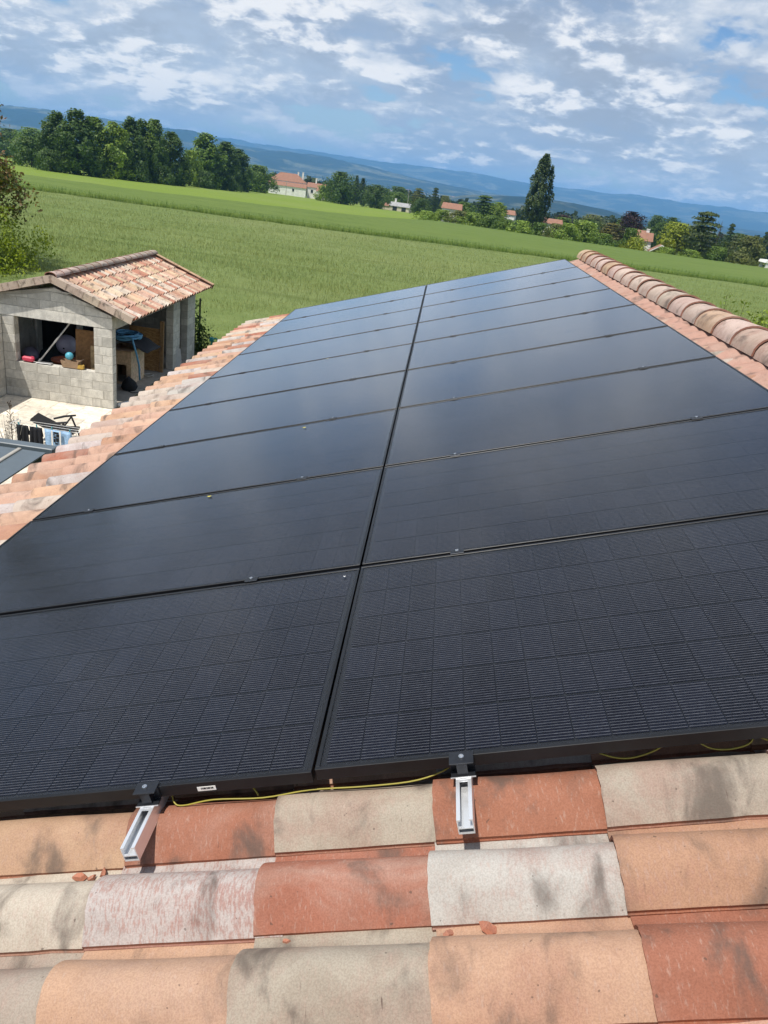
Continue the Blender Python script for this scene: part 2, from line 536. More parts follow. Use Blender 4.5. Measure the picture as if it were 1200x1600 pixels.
class MB:
    def __init__(s):
        s.v, s.f, s.m = [], [], []

    def add(s, vs, fs, mi=0):
        o = len(s.v)
        s.v += [tuple(v) for v in vs]
        s.f += [tuple(i + o for i in f) for f in fs]
        s.m += [mi] * len(fs)
        return s

    def box(s, x0, x1, y0, y1, z0, z1, mi=0, c=0.0):
        """box, optionally with its four upright and top edges chamfered by c"""
        if c <= 0:
            vs = [(x, y, z) for z in (z0, z1) for y in (y0, y1) for x in (x0, x1)]
            fs = [(0, 2, 3, 1), (4, 5, 7, 6), (0, 1, 5, 4), (2, 6, 7, 3), (0, 4, 6, 2), (1, 3, 7, 5)]
            return s.add(vs, fs, mi)
        ring = []
        for (z, q) in ((z0, 0), (z0 + c, 1), (z1 - c, 1), (z1, 0)):
            i = 0 if q else c
            ring.append([(x0 + i, y0 + i + c, z), (x0 + i + c, y0 + i, z), (x1 - i - c, y0 + i, z), (x1 - i, y0 + i + c, z),
                         (x1 - i, y1 - i - c, z), (x1 - i - c, y1 - i, z), (x0 + i + c, y1 - i, z), (x0 + i, y1 - i - c, z)])
        vs = sum(ring, [])
        fs = [tuple(range(7, -1, -1)), tuple(range(24, 32))]
        for k in range(3):
            for j in range(8):
                a, b = k * 8 + j, k * 8 + (j + 1) % 8
                fs.append((a, b, b + 8, a + 8))
        return s.add(vs, fs, mi)

    def tube(s, pts, rad, n=8, mi=0, cap=True):
        pts = [Vector(p) for p in pts]
        if not isinstance(rad, (list, tuple)):
            rad = [rad] * len(pts)
        vs, fs = [], []
        t0 = (pts[1] - pts[0]).normalized()
        u = t0.orthogonal().normalized()
        for i, p in enumerate(pts):
            t = (pts[min(i + 1, len(pts) - 1)] - pts[max(i - 1, 0)]).normalized()
            u = (u - t * u.dot(t)).normalized()
            w = t.cross(u)
            for j in range(n):
                a = 2 * math.pi * j / n
                vs.append(p + (u * math.cos(a) + w * math.sin(a)) * rad[i])
        for i in range(len(pts) - 1):
            for j in range(n):
                a, b = i * n + j, i * n + (j + 1) % n
                fs.append((a, b, b + n, a + n))
        if cap:
            fs.append(tuple(range(n - 1, -1, -1)))
            fs.append(tuple(range((len(pts) - 1) * n, len(pts) * n)))
        return s.add(vs, fs, mi)

    def lathe(s, prof, n=24, c=(0, 0, 0), mi=0):
        vs, fs = [], []
        for r, z in prof:
            for j in range(n):
                a = 2 * math.pi * j / n
                vs.append((c[0] + r * math.cos(a), c[1] + r * math.sin(a), c[2] + z))
        for i in range(len(prof) - 1):
            for j in range(n):
                a, b = i * n + j, i * n + (j + 1) % n
                fs.append((a, b, b + n, a + n))
        fs.append(tuple(range(n - 1, -1, -1)))
        fs.append(tuple(range((len(prof) - 1) * n, len(prof) * n)))
        return s.add(vs, fs, mi)

    def prism(s, poly, axis, a0, a1, mi=0):
        """polygon in the plane across `axis` ('x' or 'y' or 'z'), extruded from a0 to a1"""
        def P(p, a):
            return {'x': (a, p[0], p[1]), 'y': (p[0], a, p[1]), 'z': (p[0], p[1], a)}[axis]
        n = len(poly)
        vs = [P(p, a0) for p in poly] + [P(p, a1) for p in poly]
        fs = [tuple(range(n)), tuple(range(2 * n - 1, n - 1, -1))]
        fs += [(i, i + n, (i + 1) % n + n, (i + 1) % n) for i in range(n)]
        return s.add(vs, fs, mi)

    def mesh(s, name, mats, smooth=False):
        me = mesh(name, s.v, s.f, mats, smooth, s.m)
        import bmesh
        bm = bmesh.new()
        bm.from_mesh(me)
        bmesh.ops.recalc_face_normals(bm, faces=bm.faces)
        bm.to_mesh(me)
        bm.free()
        return me

    def build(s, name, mats, parent=None, loc=(0, 0, 0), rot=(0, 0, 0), smooth=False, color=None):
        return put(name, s.mesh(name, mats, smooth), parent, loc, rot, color)


def put(name, me, parent=None, loc=(0, 0, 0), rot=(0, 0, 0), color=None):
    o = bpy.data.objects.new(name, me)
    COL.objects.link(o)
    o.location = loc
    o.rotation_euler = rot
    if color:
        o.color = tuple(color) if len(color) == 4 else tuple(color) + (1.0,)
    if parent:
        o.parent = parent
    return o


def tag(o, label=None, cat=None, group=None, kind=None):
    for k, v in (('label', label), ('category', cat), ('group', group), ('kind', kind)):
        if v:
            o[k] = v
    return o


def thing(name, label, cat, loc=(0, 0, 0), rot=(0, 0, 0), group=None):
    return tag(put(name, None, None, loc, rot), label, cat, group)


def smooth_by_angle(me, ang=40):
    me.polygons.foreach_set('use_smooth', [True] * len(me.polygons))
    try:
        me.set_sharp_from_angle(angle=R(ang))
    except Exception:
        pass


def vnoise(x, y, seed=0):
    """value noise on numpy arrays"""
    xi, yi = np.floor(x).astype(np.int64), np.floor(y).astype(np.int64)
    xf, yf = x - xi, y - yi
    u, v = xf * xf * (3 - 2 * xf), yf * yf * (3 - 2 * yf)

    def h(a, b):
        n = (a * 374761393 + b * 668265263 + seed * 982451653) & 0x7fffffff
        n = ((n ^ (n >> 13)) * 1274126177) & 0x7fffffff
        return ((n ^ (n >> 16)) & 0xffff) / 65535.0
    return (h(xi, yi) * (1 - u) + h(xi + 1, yi) * u) * (1 - v) + (h(xi, yi + 1) * (1 - u) + h(xi + 1, yi + 1) * u) * v


def fbm(x, y, seed=0, o=5):
    s, a, t = 0.0, 0.5, 0.0
    for i in range(o):
        s = s + a * vnoise(x * 2 ** i, y * 2 ** i, seed + i)
        t += a
        a *= 0.5
    return s / t


# ------------------------------------------------------------------ terrain
def gz(y):
    return np.where(np.asarray(y, float) > 30, np.maximum(-70.0, -0.0266 * (np.asarray(y, float) - 30)), 0.0)


def grid(name, X, Y, Z, mat, smooth=True):
    ny, nx = X.shape
    v = np.stack([X, Y, Z], -1).reshape(-1, 3)
    i = np.arange(ny * nx).reshape(ny, nx)
    f = np.stack([i[:-1, :-1], i[:-1, 1:], i[1:, 1:], i[1:, :-1]], -1).reshape(-1, 4)
    return mesh(name, v.tolist(), f.tolist(), mat, smooth)


ys = np.array([-19000, -4000, -800, -150, -30, 0, 15, 30, 60, 120, 200, 300, 450, 700, 1000, 1500, 2000, 2660, 3300, 5000, 8000, 12000, 19000], float)
xs = np.array([-19000, -8000, -3000, -1000, -300, -80, 0, 80, 300, 1000, 3000, 8000, 19000], float)
X, Y = np.meshgrid(xs, ys)
tag(put('ground', grid('ground', X, Y, gz(Y), 'valley_floor', False)), kind='structure')

LX = lambda x: 105.5 + 0.12 * x + 1.2 * np.sin(x * 0.09)          # edge of the wheat
bx = np.array([-400, -77, -60, -39, -20, -10.7, -4, 400.0])
by = np.array([150, 150.8, 151, 168, 187, 226, 268, 268.0])
ux = np.array([-400, -4, 22, 37, 69, 97, 400.0])
uy = np.array([600, 268, 258, 238, 232, 240, 250.0])


def field(name, x0, x1, nx, yn, yf, ny, h, mat, label, relief=0.0, seed=3):
    x = np.linspace(x0, x1, nx)
    t = np.linspace(0, 1, ny)
    Xg = np.repeat(x[None], ny, 0)
    Yg = yn(Xg) + (yf(Xg) - yn(Xg)) * t[:, None]
    Zg = gz(Yg) + h + relief * (fbm(Xg * 0.5, Yg * 0.5, seed) - 0.5)
    # skirts down to the soil at the near and far edge
    Xg = np.concatenate([Xg[:1], Xg, Xg[-1:]])
    Yg = np.concatenate([Yg[:1], Yg, Yg[-1:]])
    Zg = np.concatenate([gz(Yg[:1]) - 0.02, Zg, gz(Yg[-1:]) - 0.02])
    o = put(name, grid(name, Xg, Yg, Zg, mat))
    tag(o, label, None, None, 'structure')
    return o


field('wheat_field', -150, 150, 160, lambda x: np.full_like(x, 22.3), LX, 90, 0.42, 'wheat_canopy', None, 0.18)
field('green_crop_field', -300, 260, 140, lambda x: LX(x) + 0.7, lambda x: np.where(x < -4, np.interp(x, bx, by), np.interp(x, ux, uy)), 60, 0.85, 'crop_canopy', None, 0.25, 9)
field('meadow', -420, -3, 90, lambda x: np.interp(x, bx, by) + 0.3, lambda x: np.full_like(x, 640.0), 60, 0.35, 'meadow_grass', None, 0.15, 21)
gx, gy = np.meshgrid(np.linspace(-60, 60, 41), np.linspace(-25, 23.5, 25))
tag(put('garden_ground', grid('garden_ground', gx, gy, 0.004 + 0 * gx, 'garden_soil')), kind='structure')


def blades(name, n, y0, y1, base_h, hgt, wid, mat, label, edge=None):
    u = rng.random(n)
    y = y0 * np.exp(u * math.log(y1 / y0))
    x = (rng.random(n) * 2 - 1) * (0.64 * y + 7)
    if edge is not None:
        x = (rng.random(n) * 2 - 1) * 90
        y = edge(x) + rng.random(n) ** 2 * 3.0
    else:
        k = y < LX(x) - 0.2
        x, y = x[k], y[k]
        # rows lean and thin out in drifts
        k = rng.random(len(x)) < 0.35 + 0.75 * fbm(x * 0.25, y * 0.12, 8)
        x, y = x[k], y[k]
    n = len(x)
    s = np.clip(y / 24.0, 0.8, 2.0)
    a = rng.random(n) * 2 * np.pi
    w = wid * s * (0.6 + 0.8 * rng.random(n))
    h = hgt * (0.55 + 0.75 * rng.random(n)) * np.clip(s, 1, 1.5)
    z = gz(y) + base_h
    ln = 0.35 * h
    la = rng.random(n) * 2 * np.pi
    v = np.empty((n, 3, 3))
    v[:, 0] = np.stack([x - np.cos(a) * w, y - np.sin(a) * w, z], -1)
    v[:, 1] = np.stack([x + np.cos(a) * w, y + np.sin(a) * w, z], -1)
    v[:, 2] = np.stack([x + np.cos(la) * ln, y + np.sin(la) * ln, z + h], -1)
    tag(put(name, np_mesh(name, v.reshape(-1, 3), 3, mat)), label, 'crop', None, 'stuff')


blades('wheat_stalks', 330000, 22.4, 112.0, 0.32, 0.20, 0.009, 'wheat_stalks', 'pale green ears of wheat standing in the near field')
blades('crop_edge', 16000, 1, 2, 0.0, 0.75, 0.012, 'crop_leaves', 'dark green leafy margin between the wheat and the greener crop', edge=lambda x: LX(x) + 0.2)

# far ridges: height fields in polar strips around the village
def hill(name, d0, d1, prof, nd, na, seed, az0=-52, az1=52, base=-72, rel=0.35):
    az = np.radians(np.linspace(az0, az1, na))
    t = np.linspace(0, 1, nd)
    A, T = np.meshgrid(az, t)
    D = d0 + (d1 - d0) * T
    top = np.interp(np.degrees(A), [p[0] for p in prof], [p[1] for p in prof])
    mid = d0 + (d1 - d0) * 0.6
    H = 5.6 + mid * np.tan(np.radians(top)) - base
    shape = np.sin(np.clip(T / 0.6, 0, 1) * np.pi / 2) ** 1.4 * np.where(T > 0.6, np.cos((T - 0.6) / 0.4 * np.pi / 2) ** 0.7, 1)
    Xg, Yg = D * np.sin(A), D * np.cos(A)
    sc = 1.0 / (d1 - d0) * 4.0
    rid = 1 - np.abs(2 * fbm(Xg * sc, Yg * sc, seed, 6) - 1) * 1.6
    det = fbm(Xg * sc * 5, Yg * sc * 5, seed + 9, 5) - 0.5
    Z = base + np.maximum(H, 2) * shape * (1 + rel * (rid - 0.72) + rel * 0.35 * det)
    tag(put(name, grid(name, Xg, Yg, Z, 'wooded_hill')), kind='structure')


hill('far_mountains', 11500, 16500, [(-52, 1.0), (-28.7, 1.0), (-16, 1.0), (-9, .83), (-4.6, .82), (-.3, .92), (2.4, .82), (5.9, .68), (9.7, .74), (12.6, .84), (16.7, .80), (21, .80), (35, .95), (52, .9)], 70, 520, 31, rel=0.34)
hill('near_mountains', 6500, 10500, [(-52, 1.0), (-28.7, .98), (-19.4, 1.06), (-16.2, 1.03), (-13.3, .80), (-9.8, .66), (-6.4, .50), (-2.8, .22), (-.1, .0), (2.5, -.1), (6, -.2), (14, -.30), (22, -.25), (52, -.1)], 80, 520, 57, rel=0.42)
hill('low_hill', 3900, 4900, [(-52, -.93), (-.5, -.93), (1.2, -.42), (4.3, -.17), (5.8, -.06), (8.6, -.10), (10.8, -.25), (12.4, -.55), (15, -.9), (52, -.93)], 30, 240, 77, rel=0.12)

# ------------------------------------------------------------------ the house under the panels
SL = R(17.78)
ZR = 4.2                      # height of the panel plane's origin
CS, SN = math.cos(SL), math.sin(SL)


def RP(x, y, h):
    return Vector((x * CS - h * SN, y, ZR + x * SN + h * CS))


ROT = (0.0, -SL, 0.0)
house = thing('house', 'house whose clay tiled roof carries the black solar panels', 'house')
XE, XR = -2.80, 2.43           # eave and ridge, measured up the slope
ridge_w = RP(XR, 0, -0.16)
ee = RP(XE + 0.35, 0, -0.22)
m = MB()
m.prism([(ee.x, 0), (ee.x, ee.z), (ridge_w.x, ridge_w.z - 0.06), (2 * ridge_w.x - ee.x, ee.z), (2 * ridge_w.x - ee.x, 0)], 'y', -2.6, 10.6)
m.build('wall', 'render_wall', house)
m = MB()
m.box(XE, XR - 0.02, -2.75, 10.84, -0.225, -0.175)
roof = m.build('roof', 'roof_underlay', house, (0, 0, ZR), ROT)

PITCH, EXPO = 0.2272, 0.402
Y0, X0 = -0.117, -0.108


def tile_mesh(name, L=0.47, W=PITCH, cw=0.188, ch=0.079, th=0.0125, n=13, warp=0):
    """clay roof tile: round cover on the near side, shallow pan on the far side;
    x runs up the slope from the free end, h=0 at the crown"""
    prof = [(0.001, -ch - 0.006), (-0.0035, -ch + 0.011)]
    for i in range(n):
        t = -1 + 2 * i / (n - 1)
        if t < -0.93:
            continue
        prof.append((cw / 2 * (1 + t), -ch * abs(t) ** 2.1 + (0.006 if t < -0.7 else 0)))
    prof += [(cw + 0.010, -ch - 0.004), (cw + 0.03, -ch - 0.004), (W + 0.014, -ch + 0.004)]
    k = len(prof)
    nx = 4 if not warp else 10
    wr = random.Random(warp)
    chip = [wr.uniform(-.0005, .0005) + (wr.uniform(.0006, .002) if wr.random() < .12 else 0) for _ in range(nx)]
    end = [wr.uniform(-.0015, .0015) for _ in range(len(prof))]
    bow = wr.uniform(-.003, .003)
    v, f, mi = [], [], []
    for lay in (0, -th):
        for i in range(nx):
            t = i / (nx - 1)
            x = L * t
            flare = 1.0 + 0.05 * (1 - t) ** 3
            lift = max(0.014, th * 1.15) * (1 - t) - 0.001
            for j, (y, h) in enumerate(prof):
                yy = (y - cw / 2) * flare + cw / 2 if y <= cw else y
                hw = 0.0
                if warp:
                    hw = bow * math.sin(math.pi * t) + 0.0012 * math.sin(7 * t + 30 * y + warp)
                    if j < 3:
                        yy += chip[i] * (1.0, 1.0, 0.4)[j]
                v.append((x + (end[j] * (1 - t) ** 4 if warp else 0), yy, h * (1 + 0.02 * (1 - t)) + lift + lay + hw))
    o = nx * k
    for i in range(nx - 1):
        for j in range(k - 1):
            a = i * k + j
            f.append((a, a + k, a + k + 1, a + 1)); mi.append(1 if j == 0 else 0)
            f.append((o + a, o + a + 1, o + a + k + 1, o + a + k)); mi.append(1)
    for j in range(k - 1):
        f.append((j, j + 1, o + j + 1, o + j)); mi.append(1)
        a = (nx - 1) * k + j
        f.append((a, o + a, o + a + 1, a + 1)); mi.append(1)
    for i in range(nx - 1):
        a = i * k
        f.append((a, o + a, o + a + k, a + k)); mi.append(1)
        a = i * k + k - 1
        f.append((a, a + k, o + a + k, o + a)); mi.append(1)
    me = mesh(name, v, f, ['fired_clay', 'clay_edge'], False, mi)
    smooth_by_angle(me, 50)
    return me


TILES = [tile_mesh('roof_tile', warp=w) for w in (3, 8, 14, 21)]
RED = (0.320, 0.132, 0.084, 0.18)
TAN = (0.465, 0.300, 0.198, 0.20)
ORA = (0.385, 0.220, 0.145, 0.40)
GREY = (0.37, 0.315, 0.260, 0.20)
PALE = (0.45, 0.385, 0.325, 0.25)
PINK = (0.46, 0.405, 0.385, 0.95)
LGREY = (0.43, 0.395, 0.370, 0.35)
PEACH = (0.47, 0.305, 0.225, 0.30)
front = {(0, -2): TAN, (0, -1): RED, (0, 0): GREY, (0, 1): RED, (0, 2): GREY, (0, -3): TAN, (0, 3): PALE,
         (-1, -2): PALE, (-1, -1): PINK, (-1, 0): RED, (-1, 1): LGREY, (-1, 2): ORA, (-1, -3): TAN,
         (-2, -2): GREY, (-2, -1): TAN, (-2, 0): GREY, (-2, 1): TAN, (-2, 2): RED, (-2, -3): GREY}
pal = [PALE, PEACH, TAN, PEACH, PALE, RED, ORA, PEACH, TAN, LGREY]


def jitter(c, a=0.07):
    k = 1 + rnd.uniform(-a, a)
    return (c[0] * k, c[1] * k * (1 + rnd.uniform(-.03, .03)), c[2] * k, c[3])


tile_h = -0.083
for j in range(-7, 48):
    for i in range(-7, 6):
        edge_l = i <= -5
        edge_r = i >= 5
        fr = -7 <= j <= 1
        if not (edge_l or edge_r or fr):
            continue
        if j < -3 and not (-3 <= i <= 3):
            continue
        off = -0.292 if False else 0.0
        # tile (row j, course i): joints run 0.25 m further down than the grid to the left
        x = X0 + EXPO * i
        c = front.get((j, i)) if fr else None
        if c is None:
            r = rnd.random()
            c = pal[int(r * len(pal))]
            c = (min(.6, c[0] * 1.2), c[1] * 1.2, c[2] * 1.2, c[3])
            if edge_r:
                c = rnd.choice([PEACH, PEACH, ORA, PALE])
        put('roof_tile', TILES[rnd.randrange(4)], roof,
            (x + rnd.uniform(-.006, .006), Y0 + PITCH * j + rnd.uniform(-.003, .003), tile_h + rnd.uniform(-.002, .002)),
            (rnd.uniform(-.008, .008), rnd.uniform(-.005, .005), rnd.uniform(-.006, .006)), jitter(c))


def ridge_mesh(name, L=0.45, r=0.155, hh=0.135, th=0.013, n=12):
    v, f, mi = [], [], []
    nx = 4
    for lay in (0, 1):
        for i in range(nx):
            t = i / (nx - 1)
            g = 1.07 - 0.09 * t
            for j in range(n + 1):
                a = math.pi * j / n
                v.append((-math.cos(a) * (r * g - lay * th), L * t, math.sin(a) ** 0.85 * (hh * g - lay * th) + 0.010 * (1 - t)))
    k = n + 1
    o = nx * k
    for i in range(nx - 1):
        for j in range(n):
            a = i * k + j
            f.append((a, a + 1, a + k + 1, a + k)); mi.append(0)
            f.append((o + a, o + a + k, o + a + k + 1, o + a + 1)); mi.append(1)
    for j in range(n):
        f.append((j, o + j, o + j + 1, j + 1)); mi.append(1)
        a = (nx - 1) * k + j
        f.append((a, a + 1, o + a + 1, o + a)); mi.append(1)
    for i in range(nx - 1):
        a = i * k
        f.append((a, a + k, o + a + k, o + a)); mi.append(1)
        a = i * k + n
        f.append((a, o + a, o + a + k, a + k)); mi.append(1)
    me = mesh(name, v, f, ['fired_clay', 'clay_edge'], False, mi)
    smooth_by_angle(me, 50)
    return me


RIDGE = ridge_mesh('ridge_tile')
rb = RP(2.43, 0, -0.085)
MAUVE = (0.56, 0.44, 0.375, 0.35)
for k in range(29):
    y = -0.98 + 0.41 * k
    c = rnd.choice([MAUVE, MAUVE, (0.52, 0.43, 0.36, .3), (0.50, 0.37, 0.31, .4), MAUVE, (0.53, 0.38, 0.26, .2)])
    put('ridge_tile', RIDGE, house, (rb.x + rnd.uniform(-.004, .004), y, rb.z - 0.035 + rnd.uniform(-.003, .003)), (rnd.uniform(-.01, .01), 0, rnd.uniform(-.015, .015)), jitter(c))
# bedding mortar under the ridge and crumbs along it
m = MB()
pr_ = []
m.prism([(rb.x - 0.115, rb.z - 0.10), (rb.x - 0.115, rb.z - 0.035), (rb.x, rb.z + 0.05), (rb.x + 0.115, rb.z - 0.035), (rb.x + 0.115, rb.z - 0.10)], 'y', -0.9, 10.80)
m.build('ridge_bedding', 'mortar', house)
# pink closure strip pressed over the top tile course under the ridge
cl_x = np.linspace(2.115, 2.40, 5)
cl_y = np.arange(-0.9, 10.80, 0.0284)
ph = ((cl_y - Y0) % PITCH) / PITCH
wave = -0.015 * np.clip(np.abs((ph - 0.41) / 0.45), 0, 1) ** 2.2
CX, CY = np.meshgrid(cl_x, cl_y)
CH = tile_h + 0.007 + wave[:, None] + 0.004 * (fbm(CX * 30, CY * 14, 6) - 0.5) + 0.006 * ((CX - 2.115) / 0.285)
CH[:, 0] -= 0.010
put('ridge_closure', grid('ridge_closure', CX, CY, CH, 'fired_clay'), roof, color=(0.46, 0.275, 0.215, 0.15))
# the slope on the far side of the ridge
m = MB()
far_len = 5.2
p0 = Vector((rb.x + 0.05, 0, rb.z - 0.10))
p1 = Vector((rb.x + 0.05 + far_len * CS, 0, rb.z - 0.10 - far_len * SN))
q = []
prof = []
for a in range(64):
    t = a / 63
for s_ in range(52):
    y = -1.2 + PITCH * s_
    for (dy, dh) in ((0, -0.06), (0.03, -0.02), (0.09, 0.0), (0.15, -0.02), (0.186, -0.06)):
        prof.append((y + dy, dh))
vs, fs = [], []
for P in (p0, p1):
    for (y, h) in prof:
        vs.append((P.x, y, P.z + h))
n_ = len(prof)
fs = [(i, i + 1, i + 1 + n_, i + n_) for i in range(n_ - 1)]
far_sl = put('far_roof_slope', mesh('far_roof_slope', vs, fs, 'fired_clay', True), house, color=TAN)
# verge strip at the far gable and gutter along the eave
m = MB()
m.box(XE, XR, 10.842, 10.87, -0.20, -0.135)
m.build('verge_board', 'fired_clay', roof, color=ORA)
gp = RP(XE - 0.02, 0, -0.22)
m = MB()
prof = [(0.065 * math.cos(a) - 0.07, 0.065 * math.sin(a)) for a in np.linspace(math.pi, 2 * math.pi, 9)]
prof += [(0.060 * math.cos(a) - 0.07, 0.060 * math.sin(a)) for a in np.linspace(2 * math.pi, math.pi, 9)]
m.prism([(gp.x + p[0], gp.z + p[1]) for p in prof], 'y', -2.6, 10.85)
m.build('gutter', 'slate_metal', house)

# ------------------------------------------------------------------ solar panels
PW, PH, GAP = 2.031, 1.134, 0.020
CGAP = 0.008
NX, NY = 22, 6


def panel_meshes():
    fw, fh = 0.011, 0.035
    m = MB()
    m.box(0, PW, 0, fw, -fh, 0, c=0.0012)
    m.box(0, PW, PH - fw, PH, -fh, 0, c=0.0012)
    m.box(0, fw, fw, PH - fw, -fh, -0.0003, c=0.0012)
    m.box(PW - fw, PW, fw, PH - fw, -fh, -0.0003, c=0.0012)
    fr = m.mesh('frame', 'anodised_frame')
    m = MB()
    m.box(fw, PW - fw, fw, PH - fw, -0.010, -0.0075)
    bs = m.mesh('backsheet', 'black_backsheet')
    gl = mesh('glass', [(fw, fw, -0.0022), (PW - fw, fw, -0.0022), (PW - fw, PH - fw, -0.0022), (fw, PH - fw, -0.0022)], [(0, 1, 2, 3)], 'panel_glass')
    return fr, bs, gl


FR, BS, GL = panel_meshes()
mx, my = 0.026, 0.024
CWX = (PW - 2 * mx) / NX
CWY = (PH - 2 * my) / NY


def cell_poly(m, x0, y0, w, h):
    c = 0.004
    m.add([(x0 + c, y0, 0), (x0 + w - c, y0, 0), (x0 + w, y0 + c, 0), (x0 + w, y0 + h - c, 0), (x0 + w - c, y0 + h, 0), (x0 + c, y0 + h, 0), (x0, y0 + h - c, 0), (x0, y0 + c, 0)],
          [tuple(range(8))])


m = MB()
cell_poly(m, 0, -(CWY - 0.0060) / 2, CWX - 0.0016, CWY - 0.0060)
CELL = mesh('cell', m.v, m.f, 'solar_cell')
m = MB()
for i in range(NX):
    cell_poly(m, CWX * i, -(CWY - 0.0060) / 2, CWX - 0.0016, CWY - 0.0060)
STRIP = mesh('cell_string', m.v, m.f, 'solar_cell_string')

ordn = ['nearest', 'second', 'third', 'fourth', 'fifth', 'middle', 'fourth farthest', 'third farthest', 'second farthest', 'farthest']
rown = ['front row', 'second row from the front', 'third row from the front', 'fourth row from the front', 'middle row', 'fourth row from the far end', 'third row from the far end', 'second row from the far end', 'far end row']
for k in range(9):
    for col in (0, 1):
        x = (-PW - CGAP / 2) if col == 0 else CGAP / 2
        lab = 'black solar panel in the %s, %s column' % (rown[k], 'left eave side' if col == 0 else 'right ridge side')
        yy = k * (PH + GAP) + (0.0 if col else -0.004)
        p = thing('solar_panel', lab, 'solar panel', RP(x, yy, 0.0), (rnd.uniform(-.0006, .0006), -SL + rnd.uniform(-.0006, .0006), (-0.0012 if col == 0 else 0.0008) if k == 0 else rnd.uniform(-.0005, .0005)), 'solar panels on the tiled roof')
        put('frame', FR, p)
        put('backsheet', BS, p)
        put('glass', GL, p)
        for j in range(NY):
            y = my + CWY * (j + 0.5)
            if k < 2:
                for i in range(NX):
                    put('cell', CELL, p, (mx + CWX * i, y, -0.0062))
            else:
                put('cell_string', STRIP, p, (mx, y, -0.0062))
        if k == 0 and col == 0:
            m = MB()
            m.box(1.722, 1.772, -0.0012, 0.0002, -0.027, -0.014)
            st = m.build('sticker', 'limewash', p)
            m = MB()
            for q in range(9):
                m.box(1.732 + q * 0.0038, 1.7342 + q * 0.0038 + (q % 3) * 0.0006, -0.0018, -0.0012, -0.0215, -0.0165)
            m.build('print', 'black_void', st)

# rails with clamps
railx = [(-1.682, 'leftmost of the four aluminium rails, under the eave side panels', False),
         (-0.446, 'aluminium mounting rail sticking out below the front left panel', True),
         (0.378, 'aluminium mounting rail sticking out below the front right panel', True),
         (1.588, 'rightmost of the four aluminium rails, under the ridge side panels', False)]
RB = -0.0765
prf = [(-19, 0), (-19, 40), (-10, 40), (-10, 36.5), (-16.6, 36.5), (-16.6, 15), (16.6, 15), (16.6, 36.5), (10, 36.5), (10, 40), (19, 40), (19, 0), (16.8, 0), (16.8, 12.8), (-16.8, 12.8), (-16.8, 0)]
bolt_m = MB().lathe([(0.0001, 0), (0.0068, 0), (0.0068, 0.006), (0.0060, 0.0072), (0.0036, 0.0072), (0.0034, 0.004), (0.0001, 0.004)], 14).mesh('bolt', 'steel_bolt')
mid_m = MB().box(-0.026, 0.026, -0.0165, 0.0165, 0.0005, 0.0042, c=0.0008).box(-0.026, 0.026, -0.0085, 0.0085, -0.034, 0.0006).mesh('clamp', 'dark_clamp')
em = MB()
em.box(-0.030, 0.030, -0.032, 0.012, 0.0006, 0.0046, c=0.0008)
em.box(-0.030, 0.030, -0.010, -0.0055, -0.0330, 0.0007)
em.box(-0.013, 0.013, -0.030, -0.0102, -0.0330, 0.0005)
em.box(-0.030, 0.030, -0.034, -0.0101, -0.0364, -0.0331)
end_m = em.mesh('clamp', 'dark_clamp')
flange = MB().box(-0.031, 0.031, -0.0365, -0.0343, -0.0362, -0.0338).mesh('flange', 'aluminium')
nut = MB().box(-0.012, 0.012, -0.046, -0.0366, -0.0400, -0.0372).mesh('channel_nut', 'aluminium')
for x, lab, nearrail in railx:
    y_a = -0.172 if nearrail else -0.02
    m = MB()
    m.prism([(a / 1000, b / 1000) for a, b in prf], 'y', y_a, 10.46)
    m.box(-0.0190, 0.0190, y_a, 10.46, -0.0022, -0.0001)
    rail = m.build('mounting_rail', 'aluminium', None, RP(x, 0, RB), ROT)
    tag(rail, lab, 'rail', 'rails carrying the solar panels')
    for k in range(1, 9):
        cl = put('clamp', mid_m, rail, (0, k * (PH + GAP) - GAP / 2, -RB))
        put('bolt', bolt_m, cl, (0, 0, 0.0042))
    cl = put('clamp', end_m, rail, (0, -0.001, -RB))
    put('bolt', bolt_m, cl, (-0.002 if x < 0 else 0.001, -0.012, 0.0046))
    if nearrail:
        put('flange', flange, cl)
        put('channel_nut', nut, cl)

# earth cable, loops and off-cuts below the front edge
YG = (0.34, 0.29, 0.05)


def roof_cable(name, pts, label, r=0.0021, col=YG):
    w = [RP(*p) for p in pts]
    out = []
    for i in range(len(w) - 1):
        a, b, c, d = w[max(i - 1, 0)], w[i], w[i + 1], w[min(i + 2, len(w) - 1)]
        for s in range(5):
            t = s / 5
            out.append(0.5 * ((2 * b) + (c - a) * t + (2 * a - 5 * b + 4 * c - d) * t * t + (3 * b - a - 3 * c + d) * t ** 3))
    out.append(w[-1])
    m = MB()
    base = out[0]
    m.tube([p - base for p in out], r, 8)
    o = m.build(name, 'cable_sheath', None, base, smooth=True, color=col)
    return tag(o, label, 'cable')


c1 = roof_cable('earth_cable', [(-0.405, 0.03, -0.045), (-0.395, 0.004, -0.064), (-0.37, -0.004, -0.072), (-0.28, -0.006, -0.060), (-0.15, 0.0, -0.074), (-0.02, 0.004, -0.066), (0.12, 0.004, -0.071), (0.26, 0.004, -0.066), (0.35, 0.03, -0.050), (0.37, 0.10, -0.045)],
                'yellow green earth cable running between the two rails under the panels')
roof_cable('cable_loop', [(0.66, 0.07, -0.050), (0.715, 0.035, -0.063), (0.765, 0.025, -0.076), (0.815, 0.025, -0.072), (0.865, 0.03, -0.052), (0.89, 0.07, -0.044)], 'yellow cable loop sagging under the front edge right of the right rail')
roof_cable('cable_loop', [(0.93, 0.06, -0.046), (0.955, 0.035, -0.062), (0.985, 0.03, -0.078), (1.03, 0.03, -0.082), (1.07, 0.03, -0.066), (1.085, 0.06, -0.044)], 'yellow cable loop sagging under the front edge near the right picture border')
